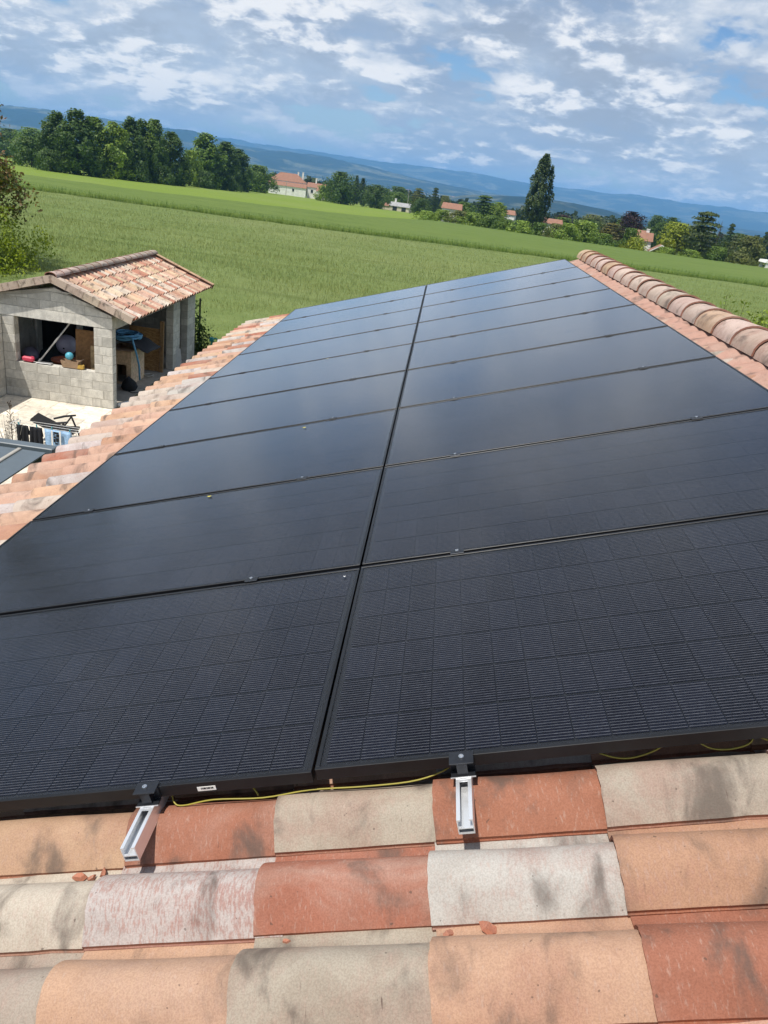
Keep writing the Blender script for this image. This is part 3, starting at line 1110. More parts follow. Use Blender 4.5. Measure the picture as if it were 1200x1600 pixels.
roof_cable('cable_loop', [(1.06, 0.08, -0.045), (1.10, 0.03, -0.062), (1.16, 0.025, -0.070), (1.25, 0.04, -0.055)], 'short yellow cable end at the right picture border under the panel')
roof_cable('cable_stub', [(-0.165, 0.01, -0.074), (-0.175, 0.02, -0.062), (-0.187, 0.03, -0.052)], 'short yellow cable stub tied onto the earth cable', 0.0026)

# broken clay chips lying on the pans
chip_drop = -0.010
chips = [(-0.63, -0.137, -0.150, 0.022, 'largest clay chip beside the left rail'), (-0.595, -0.145, -0.150, 0.012, 'small round clay chip left of the left rail'), (-0.565, -0.133, -0.148, 0.013, 'slim clay chip closest to the left rail'),
         (0.41, -0.362, -0.149, 0.024, 'flat clay chip on the pan below the pale grey tile'), (0.325, -0.368, -0.150, 0.018, 'upright clay chip at the tile joint below the pale grey tile'),
         (-0.75, -0.368, -0.150, 0.007, 'tiny red clay crumb at the left picture border, left one of a pair'), (-0.73, -0.371, -0.150, 0.008, 'tiny red clay crumb at the left picture border, right one of a pair'), (-0.035, -0.360, -0.150, 0.011, 'small clay chip under the lip of the plain red tile')]
for i, (x, y, h, s, lab) in enumerate(chips):
    m = MB()
    n = 6
    vs = [(s * (1 + .35 * math.sin(3.1 * k + i)) * math.cos(k * 2 * math.pi / n), s * 0.55 * (1 + .3 * math.cos(2.3 * k + i)) * math.sin(k * 2 * math.pi / n), -0.004) for k in range(n)]
    vs += [(v[0] * 0.75, v[1] * 0.7, s * 0.28 + 0.002 * math.sin(k * 1.7)) for k, v in enumerate(vs)]
    m.add(vs, [tuple(range(5, -1, -1)), tuple(range(6, 12))] + [(k, (k + 1) % n, n + (k + 1) % n, n + k) for k in range(n)])
    o = m.build('clay_chip', 'fired_clay', None, RP(x, y, h + 0.008 + chip_drop), (0.1, -SL, i * 0.9), color=(0.46, 0.19, 0.12, 0.2))
    tag(o, lab, 'clay chip', 'chips of broken tile')

# small leaves and petals lying on the glass
bits = [(-0.62, 3.33, (0.55, 0.48, 0.06), 'yellow leaf beside a clamp in the left panel column'), (-0.95, 2.23, (0.50, 0.42, 0.05), 'yellow leaf on the third left panel near its upper gap'),
        (-0.82, 5.70, (0.6, 0.58, 0.4), 'pale petal on the left column half way up the roof'), (-0.053, 1.06, (0.7, 0.7, 0.7), 'small white speck near the corner of the front left panel')]
for i, (x, y, c, lab) in enumerate(bits):
    m = MB()
    s = 0.015 if i < 3 else 0.006
    vs = [(s * math.cos(a) * (1.0 if k % 2 else 0.75), s * 0.6 * math.sin(a), 0.002 + 0.004 * math.cos(a) ** 2) for k, a in enumerate(np.linspace(0, 2 * math.pi, 9)[:-1])]
    m.add(vs + [(0, 0, 0.0005)], [(k, (k + 1) % 8, 8) for k in range(8)])
    tag(m.build('fallen_leaf', 'plastic', None, RP(x, y, 0.001), ROT, color=c), lab, 'leaf', 'litter on the panels')

# ------------------------------------------------------------------ block-built garden shed
shed = thing('garden_shed', 'unfinished concrete block shed with pink clay tiled gable roof', 'shed', (-8.0, 17.9, 0.0))
SX, SY = -8.0, 17.9


def blk(name, x0, x1, y0, y1, z0, z1):
    m = MB()
    m.box(x0, x1, y0, y1, z0, z1, c=0.006)
    return m


def block_wall(wall, axis, a0, a1, t0, t1, z0, z1, start=0.0, skip=None, L=0.5, H=0.2, joint=0.007):
    """courses of blocks along an axis, half a block out of step from course to course"""
    k = 0
    z = z0
    while z < z1 - 0.02:
        zt = min(z + H, z1)
        a = a0 - (L / 2 if (k + int(start)) % 2 else 0.0)
        while a < a1 - 0.02:
            b0, b1 = max(a, a0), min(a + L, a1)
            segs = [(b0, b1)]
            if skip:
                s0, s1, sz0, sz1 = skip
                if z >= sz0 - 0.06 and zt <= sz1 + 0.06:
                    segs = [(b0, min(b1, s0)), (max(b0, s1), b1)]
            for u0, u1 in segs:
                if u1 - u0 < 0.03:
                    continue
                e = rnd.uniform(-.003, .003)
                if axis == 'x':
                    m = blk('concrete_block', u0 + joint / 2, u1 - joint / 2, t0 - e, t1 + e, z + joint / 2, zt - joint / 2)
                else:
                    m = blk('concrete_block', t0 - e, t1 + e, u0 + joint / 2, u1 - joint / 2, z + joint / 2, zt - joint / 2)
                m.build('concrete_block', 'concrete_block', wall)
            a += L
        z = zt
        k += 1


def L_(x, y, z=0.0):
    return (x - SX, y - SY, z)


# front wall, facing the house roof (mortar core slightly behind the block faces)
fx0, fx1, fy0, fy1 = -9.18 - SX, -6.70 - SX, 14.95 - SY, 15.15 - SY
wx0, wx1, wz0, wz1 = -8.90 - SX, -7.12 - SX, 0.82, 1.83
ZB = 2.04
m = MB()
i = 0.0045
m.box(fx0 + .001, wx0 - i, fy0 + i, fy1 - i, 0, 1.83)
m.box(wx1 + i, fx1 - i, fy0 + i, fy1 - i, 0, 1.83)
m.box(wx0 - i, wx1 + i, fy0 + i, fy1 - i, 0, wz0 - i)
w_front = m.build('wall', 'joint_mortar', shed)
block_wall(w_front, 'x', fx0, fx1, fy0, fy1, 0.02, 1.82, 0, (wx0, wx1, wz0, 1.83))
# concrete ring beam and gable above the window
m = MB()
m.box(fx0 - 0.15, fx1 + 0.002, fy0 - 0.004, fy1, 1.83, 2.05)
m.build('ring_beam', 'cast_concrete', shed)
m = MB()
ap = -7.95 - SX
gs = 0.355
m.prism([(-1.85, 2.052), (fx1 - 0.004, 2.052), (fx1 - 0.004, 2.10), (ap, 2.052 + gs * (fx1 - ap) + 0.06), (-1.85, 2.16)], 'y', fy0 + i, fy1 - i)
w_g = m.build('gable', 'joint_mortar', shed)
z = 2.056
k = 0
while z < 2.66:
    h = min(0.2, 2.70 - z)
    a = -1.80 + (0.25 if k % 2 else 0)
    while a < fx1 - .05:
        b = min(a + 0.5, fx1 - 0.006)
        tl = lambda x: 2.052 + gs * (fx1 - ap) + 0.05 - gs * abs(x - ap) * 0.99
        zl, zr = min(z + h, tl(a + .005)), min(z + h, tl(b - .005))
        if zl > z + 0.02 or zr > z + 0.02:
            zl, zr = max(zl, z + .004), max(zr, z + .004)
            pts = [(a + .005, z + .004), (b - .005, z + .004), (b - .005, zr - .004 if zr > z + .01 else zr)]
            if a < ap < b and z + h > tl(ap) - .02:
                pts.append((ap, tl(ap) - .004))
            pts.append((a + .005, zl - .004 if zl > z + .01 else zl))
            mm = MB()
            mm.prism(pts, 'y', fy0, fy1)
            mm.build('concrete_block', 'concrete_block', w_g)
        a += 0.5
    z += 0.2
    k += 1
# wing wall coming forward on the left
wy0 = 12.2 - SY
m = MB()
m.box(fx0 - 0.2 + i, fx0 - i, wy0 + i, fy0 - .001, 0, 1.82)
w_wing = m.build('wall', 'joint_mortar', shed)
block_wall(w_wing, 'y', wy0, fy0 - 0.002, fx0 - 0.2, fx0, 0.02, 1.83, 1)
# side with the wide opening: lintel and two pillars
sx0, sx1 = -6.90 - SX, -6.70 - SX
m = MB()
m.box(sx0, sx1 + 0.004, fy1 + 0.001, 20.97 - SY, 1.80, 2.06, c=0.004)
m.build('lintel', 'cast_concrete', shed)
for y0, y1 in ((19.02, 19.58), (20.25, 20.95)):
    m = MB()
    m.box(sx0 + i, sx1 - i, y0 - SY + i, y1 - SY - i, 0, 1.80)
    w = m.build('pillar', 'joint_mortar', shed)
    block_wall(w, 'y', y0 - SY, y1 - SY, sx0, sx1, 0.02, 1.795, 1)
# corner pier stops on the opening side of the front wall
# back and far left walls
m = MB()
m.box(-1.85, sx0 - .002, 20.75 - SY + i, 20.95 - SY - i, 0, 2.0)
w_back = m.build('wall', 'joint_mortar', shed)
block_wall(w_back, 'x', -1.85, sx0 - .004, 20.75 - SY, 20.95 - SY, 0.02, 2.02, 0)
m = MB()
m.box(-1.85, -1.65, fy1, 20.75 - SY, 0, 2.12)
m.box(-1.85, fx0 - 0.205, fy0, fy1, 0, 1.82)
m.prism([(-1.85, 2.025), (sx0, 2.025), (sx1, 2.10), (-7.95 - SX, 2.56), (-1.85, 2.06)], 'y', 20.76 - SY, 20.94 - SY)
m.build('wall', 'cast_concrete', shed)
m = MB()
m.box(-1.84, sx1 - 0.003, fy1 - 0.02, 20.9 - SY, 0.008, 0.030)
m.build('slab', 'screed', shed)
# roof: deck, tiles, rake tiles, ridge
rs = math.atan(0.375)
rz, rx = 2.80, -7.95 - SX
m = MB()
half = 1.66
ya, yb = 14.80 - SY, 20.98 - SY
m.prism([(rx, rz - 0.14), (rx + half, rz - 0.14 - half * 0.375), (rx + half, rz - 0.10 - half * 0.375), (rx, rz - 0.10), (rx - 1.95, rz - 0.10 - 1.95 * 0.30), (rx - 1.95, rz - 0.14 - 1.95 * 0.30)], 'y', ya + 0.03, yb - 0.03)
sroof = m.build('roof', 'roof_underlay', shed)
spal = [(0.62, 0.40, 0.30, .15), (0.68, 0.56, 0.45, .15), (0.48, 0.23, 0.16, .2), (0.54, 0.30, 0.21, .2), (0.66, 0.48, 0.32, .15), (0.70, 0.61, 0.50, .2), (0.62, 0.40, 0.28, .2), (0.68, 0.53, 0.39, .15)]
STILE = tile_mesh('roof_tile', 0.43, 0.206, 0.150, 0.052, 0.022, 9)
e5 = 0.372
for c in range(5):
    d_low = 1.86 - e5 * c                     # distance down the slope of the free end
    for r in range(30):
        y = ya + 0.02 + 0.206 * r
        if y > yb - 0.15:
            continue
        xx = rx + d_low * math.cos(rs)
        zz = rz - 0.025 - d_low * math.sin(rs)
        o = put('roof_tile', STILE, sroof, (xx + rnd.uniform(-.008, .008), y + 0.206, zz + rnd.uniform(-.004, .004)), (0, rs, math.pi), jitter(rnd.choice(spal), .12))
        o.rotation_euler = Euler((0, -rs, math.pi), 'XYZ')
# left slope, seen only along its front edge
for c in range(5):
    d_low = 1.86 - e5 * c
    for r in range(3):
        put('roof_tile', STILE, sroof, (rx - d_low * math.cos(0.2915), ya + 0.02 + 0.206 * r, rz - 0.025 - d_low * math.sin(0.2915)), (0, -0.2915, 0), jitter(rnd.choice(spal), .1))
m = MB()
vs = []
m.add([(rx - 1.9, ya + 0.6, rz - 0.05 - 1.9 * 0.30), (rx, ya + 0.6, rz - 0.05), (rx, yb, rz - 0.05), (rx - 1.9, yb, rz - 0.05 - 1.9 * 0.30)], [(0, 1, 2, 3)])
m.build('left_slope', 'fired_clay', sroof, color=spal[0])


def rake_mesh():
    m = MB()
    # L-shaped edge tile: top leg over the roof, drop leg down the gable
    m.prism([(0.0, -0.125), (0.0, 0.030), (0.17, 0.030), (0.17, 0.016), (0.014, 0.016), (0.014, -0.125)], 'x', 0.0, 0.40)
    return m.mesh('rake_tile', 'fired_clay')


RAKE = rake_mesh()
rake_col = (0.56, 0.45, 0.36, .2)
for k in range(5):
    d = 0.03 + 0.372 * k
    put('rake_tile', RAKE, sroof, (rx + (d + 0.37) * math.cos(rs), ya - 0.015, rz + 0.005 - (d + 0.37) * math.sin(rs) + 0.004 * (k % 2)), Euler((0, rs + math.pi, 0), 'XYZ'), jitter(rake_col, .1)).scale = (1, 1, -1)
    o2 = put('rake_tile', RAKE, sroof, (rx + (d + 0.37) * math.cos(rs), yb + 0.015, rz + 0.005 - (d + 0.37) * math.sin(rs)), Euler((0, rs + math.pi, 0), 'XYZ'), jitter((0.56, 0.38, 0.24, .3), .1))
    o2.scale = (1, -1, -1)
    put('rake_tile', RAKE, sroof, (rx - (d + 0.37) * math.cos(0.2915), ya - 0.015, rz + 0.005 - (d + 0.37) * math.sin(0.2915) + 0.004 * (k % 2)), (0, -0.2915, 0), jitter(rake_col, .1))
SRIDGE = ridge_mesh('ridge_tile', 0.43, 0.125, 0.085, 0.013, 10)
for k in range(16):
    put('ridge_tile', SRIDGE, sroof, (rx, ya - 0.01 + 0.385 * k, rz - 0.005), (0, 0, rnd.uniform(-.02, .02)), jitter(rnd.choice([GREY, MAUVE, PALE]), .1))
m = MB()
m.box(-7.01 - SX, -6.6 - SX, 0, 0.001, 0, 0.001)

# ---- things in and on the shed
SILL = 0.835


def ball(name, c, r, col, label, ribs=0, squash=1.0):
    m = MB()
    prof = []
    for a in range(0, 19):
        t = math.pi * a / 18
        rr = math.sin(t) * (1 + 0.012 * math.cos(ribs * t) if ribs else 1)
        prof.append((max(rr * r, 0.0004), -math.cos(t) * r * squash))
    m.lathe(prof, 28)
    o = m.build(name, 'plastic', None, c, (0.5, 0.3, 0.2), True, col)
    if r > 0.2:
        m = MB()
        m.lathe([(0.001, 0), (0.022, 0), (0.022, 0.008), (0.012, 0.010), (0.001, 0.010)], 14)
        va = m.build('valve', 'black_void', o, (0, -r * 0.93, r * 0.30), (R(75), 0, 0))
    return tag(o, label, 'ball')


ball('exercise_ball', (-8.33, 16.20, 1.03), 0.235, (0.36, 0.35, 0.46), 'large grey mauve exercise ball inside the shed window', 22)
ball('exercise_ball', (-9.12, 16.00, 0.74), 0.19, (0.22, 0.21, 0.30), 'dark mauve ball half hidden behind the left window jamb', 22, 0.85)
ball('play_ball', (-7.72, 15.03, 1.085), 0.088, (0.10, 0.42, 0.55), 'light blue ball sitting in the small cardboard box')
for cc in ((-8.33, 16.2), (-9.12, 16.0)):
    pass
# crates the balls rest on
m = MB()
m.lathe([(0.001, 0), (0.20, 0), (0.27, 0.36), (0.29, 0.36), (0.29, 0.40), (0.26, 0.40), (0.24, 0.36), (0.18, 0.03), (0.001, 0.03)], 28)
tag(m.build('plant_tub', 'plastic', None, (-8.12, 15.62, 0.44), (0, 0, 0), True, (0.36, 0.10, 0.045)), 'terracotta red plastic tub below the exercise ball', 'tub')
m = MB()
m.box(-0.55, 0.55, -0.35, 0.35, 0.36, 0.405, c=0.006)
for x in (-.5, .5):
    for y in (-.3, .3):
        m.box(x - .03, x + .03, y - .03, y + .03, 0, 0.36)
tag(m.build('work_bench', 'wood', None, (-8.05, 15.85, 0.03), color=(0.16, 0.11, 0.07)), 'low dark bench under the red tub behind the window', 'bench')
m = MB()
m.box(-0.30, 0.30, -0.28, 0.28, 0, 0.50, c=0.01)
m.box(-0.31, 0.31, -0.29, 0.29, 0.502, 0.535, c=0.008)
tag(m.build('storage_chest', 'plastic', None, (-9.12, 16.0, 0.03), color=(0.05, 0.055, 0.06)), 'dark storage chest under the mauve ball at the left jamb', 'chest')
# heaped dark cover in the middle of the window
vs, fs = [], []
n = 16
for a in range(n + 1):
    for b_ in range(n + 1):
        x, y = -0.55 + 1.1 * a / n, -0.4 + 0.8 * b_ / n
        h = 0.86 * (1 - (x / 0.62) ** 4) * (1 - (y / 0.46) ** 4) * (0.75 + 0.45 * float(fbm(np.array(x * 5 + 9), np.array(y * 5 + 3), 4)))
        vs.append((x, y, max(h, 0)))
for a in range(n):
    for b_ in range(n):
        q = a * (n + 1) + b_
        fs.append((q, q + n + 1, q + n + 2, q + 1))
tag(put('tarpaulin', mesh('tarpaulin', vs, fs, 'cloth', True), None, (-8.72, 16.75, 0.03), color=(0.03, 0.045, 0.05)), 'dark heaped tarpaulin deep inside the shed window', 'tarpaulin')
vs, fs = [], []  # black sheet added behind the window, its colour stands in for interior shade
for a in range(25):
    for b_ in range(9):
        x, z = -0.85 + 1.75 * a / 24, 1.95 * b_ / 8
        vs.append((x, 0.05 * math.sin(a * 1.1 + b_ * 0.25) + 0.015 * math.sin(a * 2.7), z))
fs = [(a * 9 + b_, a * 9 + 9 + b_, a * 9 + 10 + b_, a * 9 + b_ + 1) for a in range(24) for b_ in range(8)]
tag(put('shade_sheet', mesh('shade_sheet', vs, fs, 'cloth', True), None, (-8.72, 17.45, 0.035), color=(0.020, 0.021, 0.024)), 'added black sheet that stands in for shade inside the shed', 'sheet')
# things on the sill
m = MB()
m.box(0, 0.28, -0.05, 0.05, 0, 0.115, c=0.03)
can = m.build('fuel_can', 'plastic', None, (-8.80, 15.03, SILL), (0, 0, -0.1), color=(0.62, 0.06, 0.11))
tag(can, 'pinkish red plastic can lying on the left of the sill', 'can')
m = MB()
m.tube([(0.19, 0, 0.10), (0.23, 0, 0.125), (0.27, 0, 0.12), (0.285, 0, 0.09)], 0.011, 8)
m.build('handle', 'plastic', can, color=(0.60, 0.05, 0.10))
m.lathe([(0.001, 0), (0.018, 0), (0.018, 0.02), (0.001, 0.02)], 12)
m = MB()
w, d, h = 0.40, 0.16, 0.155
t = 0.006
m.add([(-w/2 + .03, -d/2, 0), (w/2 - .03, -d/2, 0), (w/2 - .03, d/2, 0), (-w/2 + .03, d/2, 0), (-w/2, -d/2 - .02, h), (w/2, -d/2 - .02, h), (w/2, d/2 + .02, h), (-w/2, d/2 + .02, h)],
      [(0, 3, 2, 1), (0, 1, 5, 4), (1, 2, 6, 5), (2, 3, 7, 6), (3, 0, 4, 7)])
bo = m.build('cardboard_box', 'card', None, (-7.69, 15.04, SILL), (0, 0, 0.02), color=(0.40, 0.27, 0.17))
tag(bo, 'small open cardboard box on the sill holding the blue ball', 'box')
so = bo.modifiers.new('thick', 'SOLIDIFY')
so.thickness = t
m = MB()
m.add([(w/2, -d/2 - .02, h), (w/2, d/2 + .02, h), (w/2 + .05, d/2 + .02, h + .03), (w/2 + .05, -d/2 - .02, h + .03)], [(0, 1, 2, 3)])
fl = m.build('flap', 'card', bo, color=(0.45, 0.36, 0.28))
fl.modifiers.new('thick', 'SOLIDIFY').thickness = t
m = MB()
m.box(-0.07, 0.07, -0.045, 0.045, 0, 0.10, c=0.014)
tag(m.build('sponge', 'cloth', None, (-7.455, 15.01, SILL - 0.005), (0, 0, 0.25), color=(0.66, 0.42, 0.09)), 'yellow sponge at the right end of the sill', 'sponge')
m = MB()
m.box(-0.17, 0.17, -0.06, 0.06, 0, 0.018, c=0.004)
tag(m.build('trowel_board', 'galvanised', None, (-8.30, 15.03, SILL), (0, 0, 0.1)), 'flat grey metal board on the sill under the leaning pole', 'board')
m = MB()
m.tube([(0, 0, 0), (0.73, 0.02, 0.955)], 0.017, 10)
m.tube([(0.36, 0.01, 0.471), (0.44, 0.012, 0.575)], 0.023, 10)
m.tube([(-0.012, 0, -0.0), (0.03, 0.0, 0.055)], 0.025, 10)
tag(m.build('leaning_pole', 'galvanised', None, (-8.43, 15.07, 0.86)), 'thin metal pole leaning diagonally across the shed window', 'pole')
m = MB()
m.tube([(0, 0, 0), (0, 0, 1.20)], 0.024, 10)
m.tube([(0, 0, 1.18), (0, 0, 1.72)], 0.040, 12)
m.box(-0.09, 0.09, -0.09, 0.09, 1.72, 1.735)
m.box(-0.10, 0.10, -0.10, 0.10, -0.002, 0.012)
m.box(-0.10, -0.06, -0.03, -0.01, 1.28, 1.55)
tag(m.build('shoring_prop', 'galvanised', None, (-9.18, 16.45, 0.032)), 'upright steel shoring prop behind the left of the window', 'prop')
m = MB()
m.box(-0.055, 0.055, -0.05, 0.05, 0, 1.75, c=0.004)
tag(m.build('timber_post', 'wood', None, (-7.86, 15.9, 0.03), color=(0.30, 0.30, 0.31)), 'grey square post standing inside behind the exercise ball', 'post')
m = MB()
m.box(-0.34, 0.34, -0.012, 0.012, 0, 1.56)
tag(m.build('plywood_board', 'wood', None, (-7.46, 15.46, 0.03), (R(-4), 0, 0), color=(0.32, 0.17, 0.07)), 'brown plywood board leaning inside the right of the window', 'board')
m = MB()
m.box(-0.11, 0.11, -0.014, 0.014, 0, 1.28)
tag(m.build('pale_board', 'wood', None, (-7.25, 15.27, 0.03), (R(-3), 0, 0), color=(0.42, 0.30, 0.16)), 'paler narrow board against the right window jamb', 'board')

# dog house
dog = thing('dog_house', 'pale wooden dog house under the blue hose in the shed', 'dog house', (-7.07, 16.96, 0.03))
m = MB()
# front with door opening, local x from -0.62 to 0, y=0 facing out
m.box(-0.62, -0.36, 0, 0.022, 0.0, 0.86)
m.box(-0.12, 0, 0, 0.022, 0.0, 0.86)
m.box(-0.36, -0.12, 0, 0.022, 0.50, 0.86)
m.box(-0.36, -0.12, 0, 0.022, 0.0, 0.06)
m.build('front', 'wood', dog, color=(0.72, 0.52, 0.33))
m = MB()
m.box(-0.62, -0.60, 0.023, 0.90, 0.0, 0.84)
m.box(-0.60, -0.023, 0.88, 0.90, 0.0, 0.84)
m.build('back', 'wood', dog, color=(0.42, 0.28, 0.16))
for k in range(6):
    m = MB()
    m.box(-0.022, 0, 0.024, 0.90, 0.005 + 0.14 * k, 0.140 + 0.14 * k, c=0.004)
    m.build('plank', 'wood', dog, color=(0.84 + .03 * (k % 2), 0.63, 0.42))
m = MB()
m.box(-0.66, 0.04, -0.10, 0.16, 0.862, 0.885)
m.build('top_board', 'wood', dog, color=(0.33, 0.22, 0.14))
# bitumen sheet on top
vs, fs = [], []
nx, ny = 10, 8
for a in range(nx + 1):
    for b_ in range(ny + 1):
        x, y = -0.72 + 1.10 * a / nx, 0.22 + 0.95 * b_ / ny
        vs.append((x, y, 0.925 + 0.02 * math.sin(a * 1.3 + b_ * .7) + (0.22 * (1 - a / nx)) - 0.10 * max(0, a / nx - 0.72) * 3))
for a in range(nx):
    for b_ in range(ny):
        q = a * (ny + 1) + b_
        fs.append((q, q + ny + 1, q + ny + 2, q + 1))
sh = put('roofing_sheet', mesh('roofing_sheet', vs, fs, 'cloth', True), None, (-7.07, 16.85, 0.03), color=(0.05, 0.05, 0.055))
sh.modifiers.new('thick', 'SOLIDIFY').thickness = 0.012
tag(sh, 'dark bitumen sheet draped over the dog house', 'roofing sheet')
# hose coil
pts = []
for k in range(130):
    a = k * 0.22
    lay = k / 130
    rr = 0.30 + 0.05 * math.sin(k * 0.37) - 0.05 * (k % 29) / 29
    pts.append((rr * math.cos(a) * 1.05, rr * math.sin(a) * 1.25, 0.03 + 0.10 * lay + 0.012 * math.sin(a * 3 + k * .1)))
last = Vector(pts[-1])
for p in ((0.30, -0.40, 0.10), (0.36, -0.46, -0.02), (0.42, -0.44, -0.25), (0.46, -0.38, -0.55), (0.46, -0.34, -0.92)):
    pts.append(p)
m = MB()
m.tube(pts, 0.024, 8)
tag(m.build('garden_hose', 'plastic', None, (-7.38, 17.48, 1.075), smooth=True, color=(0.13, 0.38, 0.62)), 'coiled blue garden hose with its end hanging down', 'hose')
# strand board and stud
m = MB()
m.box(-0.85, 0.0, -0.011, 0.011, 0, 1.13)
tag(m.build('strand_board', 'strand_board', None, (-6.93, 18.62, 0.031), (R(-4), 0, 0)), 'orange brown strand board panel leaning behind the dog house', 'board')
m = MB()
m.box(-0.05, 0.05, -0.03, 0.03, 0, 1.36, c=0.003)
tag(m.build('timber_stud', 'wood', None, (-6.87, 18.56, 0.031), (R(-3), 0, 0), color=(0.34, 0.20, 0.09)), 'rough wooden stud at the right edge of the strand board', 'timber')
m = MB()
m.box(-0.10, 0.10, -0.012, 0.012, 0, 0.52)
tag(m.build('white_plank', 'plastic', None, (-6.64, 19.30, 0.03), (R(-8), R(-6), 0.25), color=(0.62, 0.62, 0.60)), 'short white plank leaning on the outer shed pillar', 'plank')
vs, fs = [], []
m = MB()
m.lathe([(0.01, 0), (0.16, 0.0), (0.20, 0.07), (0.17, 0.17), (0.09, 0.26), (0.03, 0.33), (0.005, 0.35)], 14)
tag(m.build('rubble_bag', 'cloth', None, (-6.98, 16.62, 0.03), (0.15, 0, 0), True, color=(0.02, 0.021, 0.024)), 'black bag slumped in front of the dog house door', 'bag')
m = MB()
m.tube([(0, 0, 0), (0.18, -0.12, 0), (0.33, 0.02, 0), (0.5, -0.03, 0)], 0.010, 6)
tag(m.build('power_lead', 'plastic', None, (-6.98, 16.45, 0.042), smooth=True, color=(0.02, 0.02, 0.02)), 'thin black lead on the floor beside the black bag', 'cable')
m = MB()
m.tube([(-0.05, -0.10, 0.045), (0.10, 0.25, 0.045)], 0.045, 12)
tag(m.build('white_pipe', 'plastic', None, (-6.66, 15.30, 0.0), smooth=True, color=(0.75, 0.75, 0.74)), 'short white pipe lying at the foot of the shed corner', 'pipe')
pts = [(0.10 * math.cos(a) * (1 + .3 * math.sin(a * .7)), 0.16 * math.sin(a), 0.02 + 0.012 * a / 3) for a in np.linspace(0, 13, 50)]
m = MB()
m.tube(pts, 0.010, 6)
tag(m.build('clear_tube', 'plastic', None, (-6.98, 17.95, 0.03), smooth=True, color=(0.45, 0.43, 0.38)), 'tangle of pale clear tubing on the shed floor', 'tube')
m = MB()
m.box(-0.24, 0.24, 0, 0.02, 0, 0.26)
win = m.build('window', 'anodised_frame', shed, (-7.35 - SX, 20.725 - SY, 1.55))
MATS['blue_pane'] = simple('blue_pane', (0.03, 0.06, 0.16), 0.2, bumps=0)
m = MB()
m.box(-0.21, 0.21, -0.004, -0.001, 0.03, 0.23)
m.build('pane', 'blue_pane', win)

# ------------------------------------------------------------------ terrace
m = MB()
m.box(-12.5, -3.2, 9.2, 15.0, -0.02, 0.010)
terr = tag(m.build('terrace', 'joint_mortar'), kind='structure')
slab_n = 0
y = 9.3
row = 0
while y < 14.93:
    d = rnd.choice([0.41, 0.61, 0.41])
    x = -10.4 - rnd.random() * 0.4
    y1 = min(y + d, 14.94)
    while x < -3.9:
        w = rnd.choice([0.41, 0.61, 0.61, 0.82])
        if not (x < -9.24 and x + w > -9.46 and y1 > 12.2) and x + w < -3.6:
            m = MB()
            m.box(x + .004, x + w - .004, y + .004, y1 - .004, 0.008, 0.022 + rnd.uniform(0, .0015), c=0.003)
            m.build('paving_slab', 'travertine', terr)
        x += w
    y = y1
# ---- grey veranda roof
ver = thing('veranda', 'grey metal veranda roof beside the house eave', 'veranda', (-4.6, 4.0, 0))
VZ = 2.62
m = MB()
m.box(-2.4, 1.15, 1.58, 1.70, VZ - 0.13, VZ + 0.055, c=0.008)
m.box(-2.4, 1.15, 1.50, 1.578, VZ - 0.11, VZ - 0.02)
m.build('gutter', 'slate_metal', ver)
m = MB()
m.box(0.97, 1.05, 1.70, 1.74, VZ - 0.02, VZ + 0.02)
m.build('bracket', 'limewash', ver)
for k in range(5):
    x1 = 1.12 - 0.78 * k if k else 1.12
    xa = 0.835 - 0.78 * k
    m = MB()
    m.box(xa - 0.78 + 0.045, xa - 0.0, -3.2, 1.497, VZ + 0.030, VZ + 0.045) if k else m.box(xa - 0.78 + 0.045, xa, -3.2, 1.497, VZ + 0.030, VZ + 0.045)
    m.build('roof_sheet', 'slate_metal', ver)
    m = MB()
    m.box(xa + 0.002, xa + 0.043, -3.2, 1.497, VZ - 0.04, VZ + 0.062, c=0.006)
    m.build('glazing_bar', 'zinc_bar', ver)
m = MB()
m.box(0.880, 1.12, -3.2, 1.497, VZ + 0.030, VZ + 0.045)
m.build('roof_sheet', 'slate_metal', ver)
for x in (-2.2, 1.0):
    m = MB()
    m.box(x - .05, x + .05, 1.50, 1.60, 0.0, VZ - 0.135, c=0.006)
    m.build('post', 'slate_metal', ver)
m = MB()
m.box(-2.4, 1.15, -3.3, -3.205, VZ - 0.12, VZ + 0.05)
m.build('wall_plate', 'slate_metal', ver)
m = MB()
m.add([(-.03, -.02, 0), (.03, -.012, .002), (.035, .015, .003), (-.02, .02, 0)], [(0, 1, 2, 3)])
tag(m.build('fallen_petal', 'plastic', None, (-3.88, 5.20, VZ + 0.0475), color=(0.6, 0.56, 0.36)), 'small pale petal on the grey veranda roof', 'petal')

# ------------------------------------------------------------------ washing line, chair, dry plant
def cloth_item(name, loc, wtop, wbot, drop, col, label, seed, split=False, rotz=0.0):
    vs, fs = [], []
    nx, nz = 14, 8
    for a in range(nz + 1):
        t = a / nz
        w = wtop + (wbot - wtop) * t
        for b_ in range(nx + 1):
            s = b_ / nx - 0.5
            vs.append((s * w, 0.018 * math.sin(b_ * 1.25 + seed + t * 1.1) * (0.4 + t) - 0.025, -drop * t - 0.012 * math.sin(b_ * 0.9 + seed) * t))
    # folded over the line: a short return behind
    for b_ in range(nx + 1):
        s = b_ / nx - 0.5
        vs.append((s * wtop, 0.03, -drop * 0.45))
    k = nx + 1
    for a in range(nz):
        for b_ in range(nx):
            if split and a > 2 and b_ == nx // 2:
                continue
            fs.append((a * k + b_, a * k + b_ + 1, (a + 1) * k + b_ + 1, (a + 1) * k + b_))
    o_ = (nz + 1) * k
    for b_ in range(nx):
        fs.append((b_, o_ + b_, o_ + b_ + 1, b_ + 1))
    o = put(name, mesh(name, vs, fs, 'cloth', True), None, loc, (0, 0, rotz), col)
    o.modifiers.new('thick', 'SOLIDIFY').thickness = 0.004
    return tag(o, label, 'laundry', 'laundry on the line')


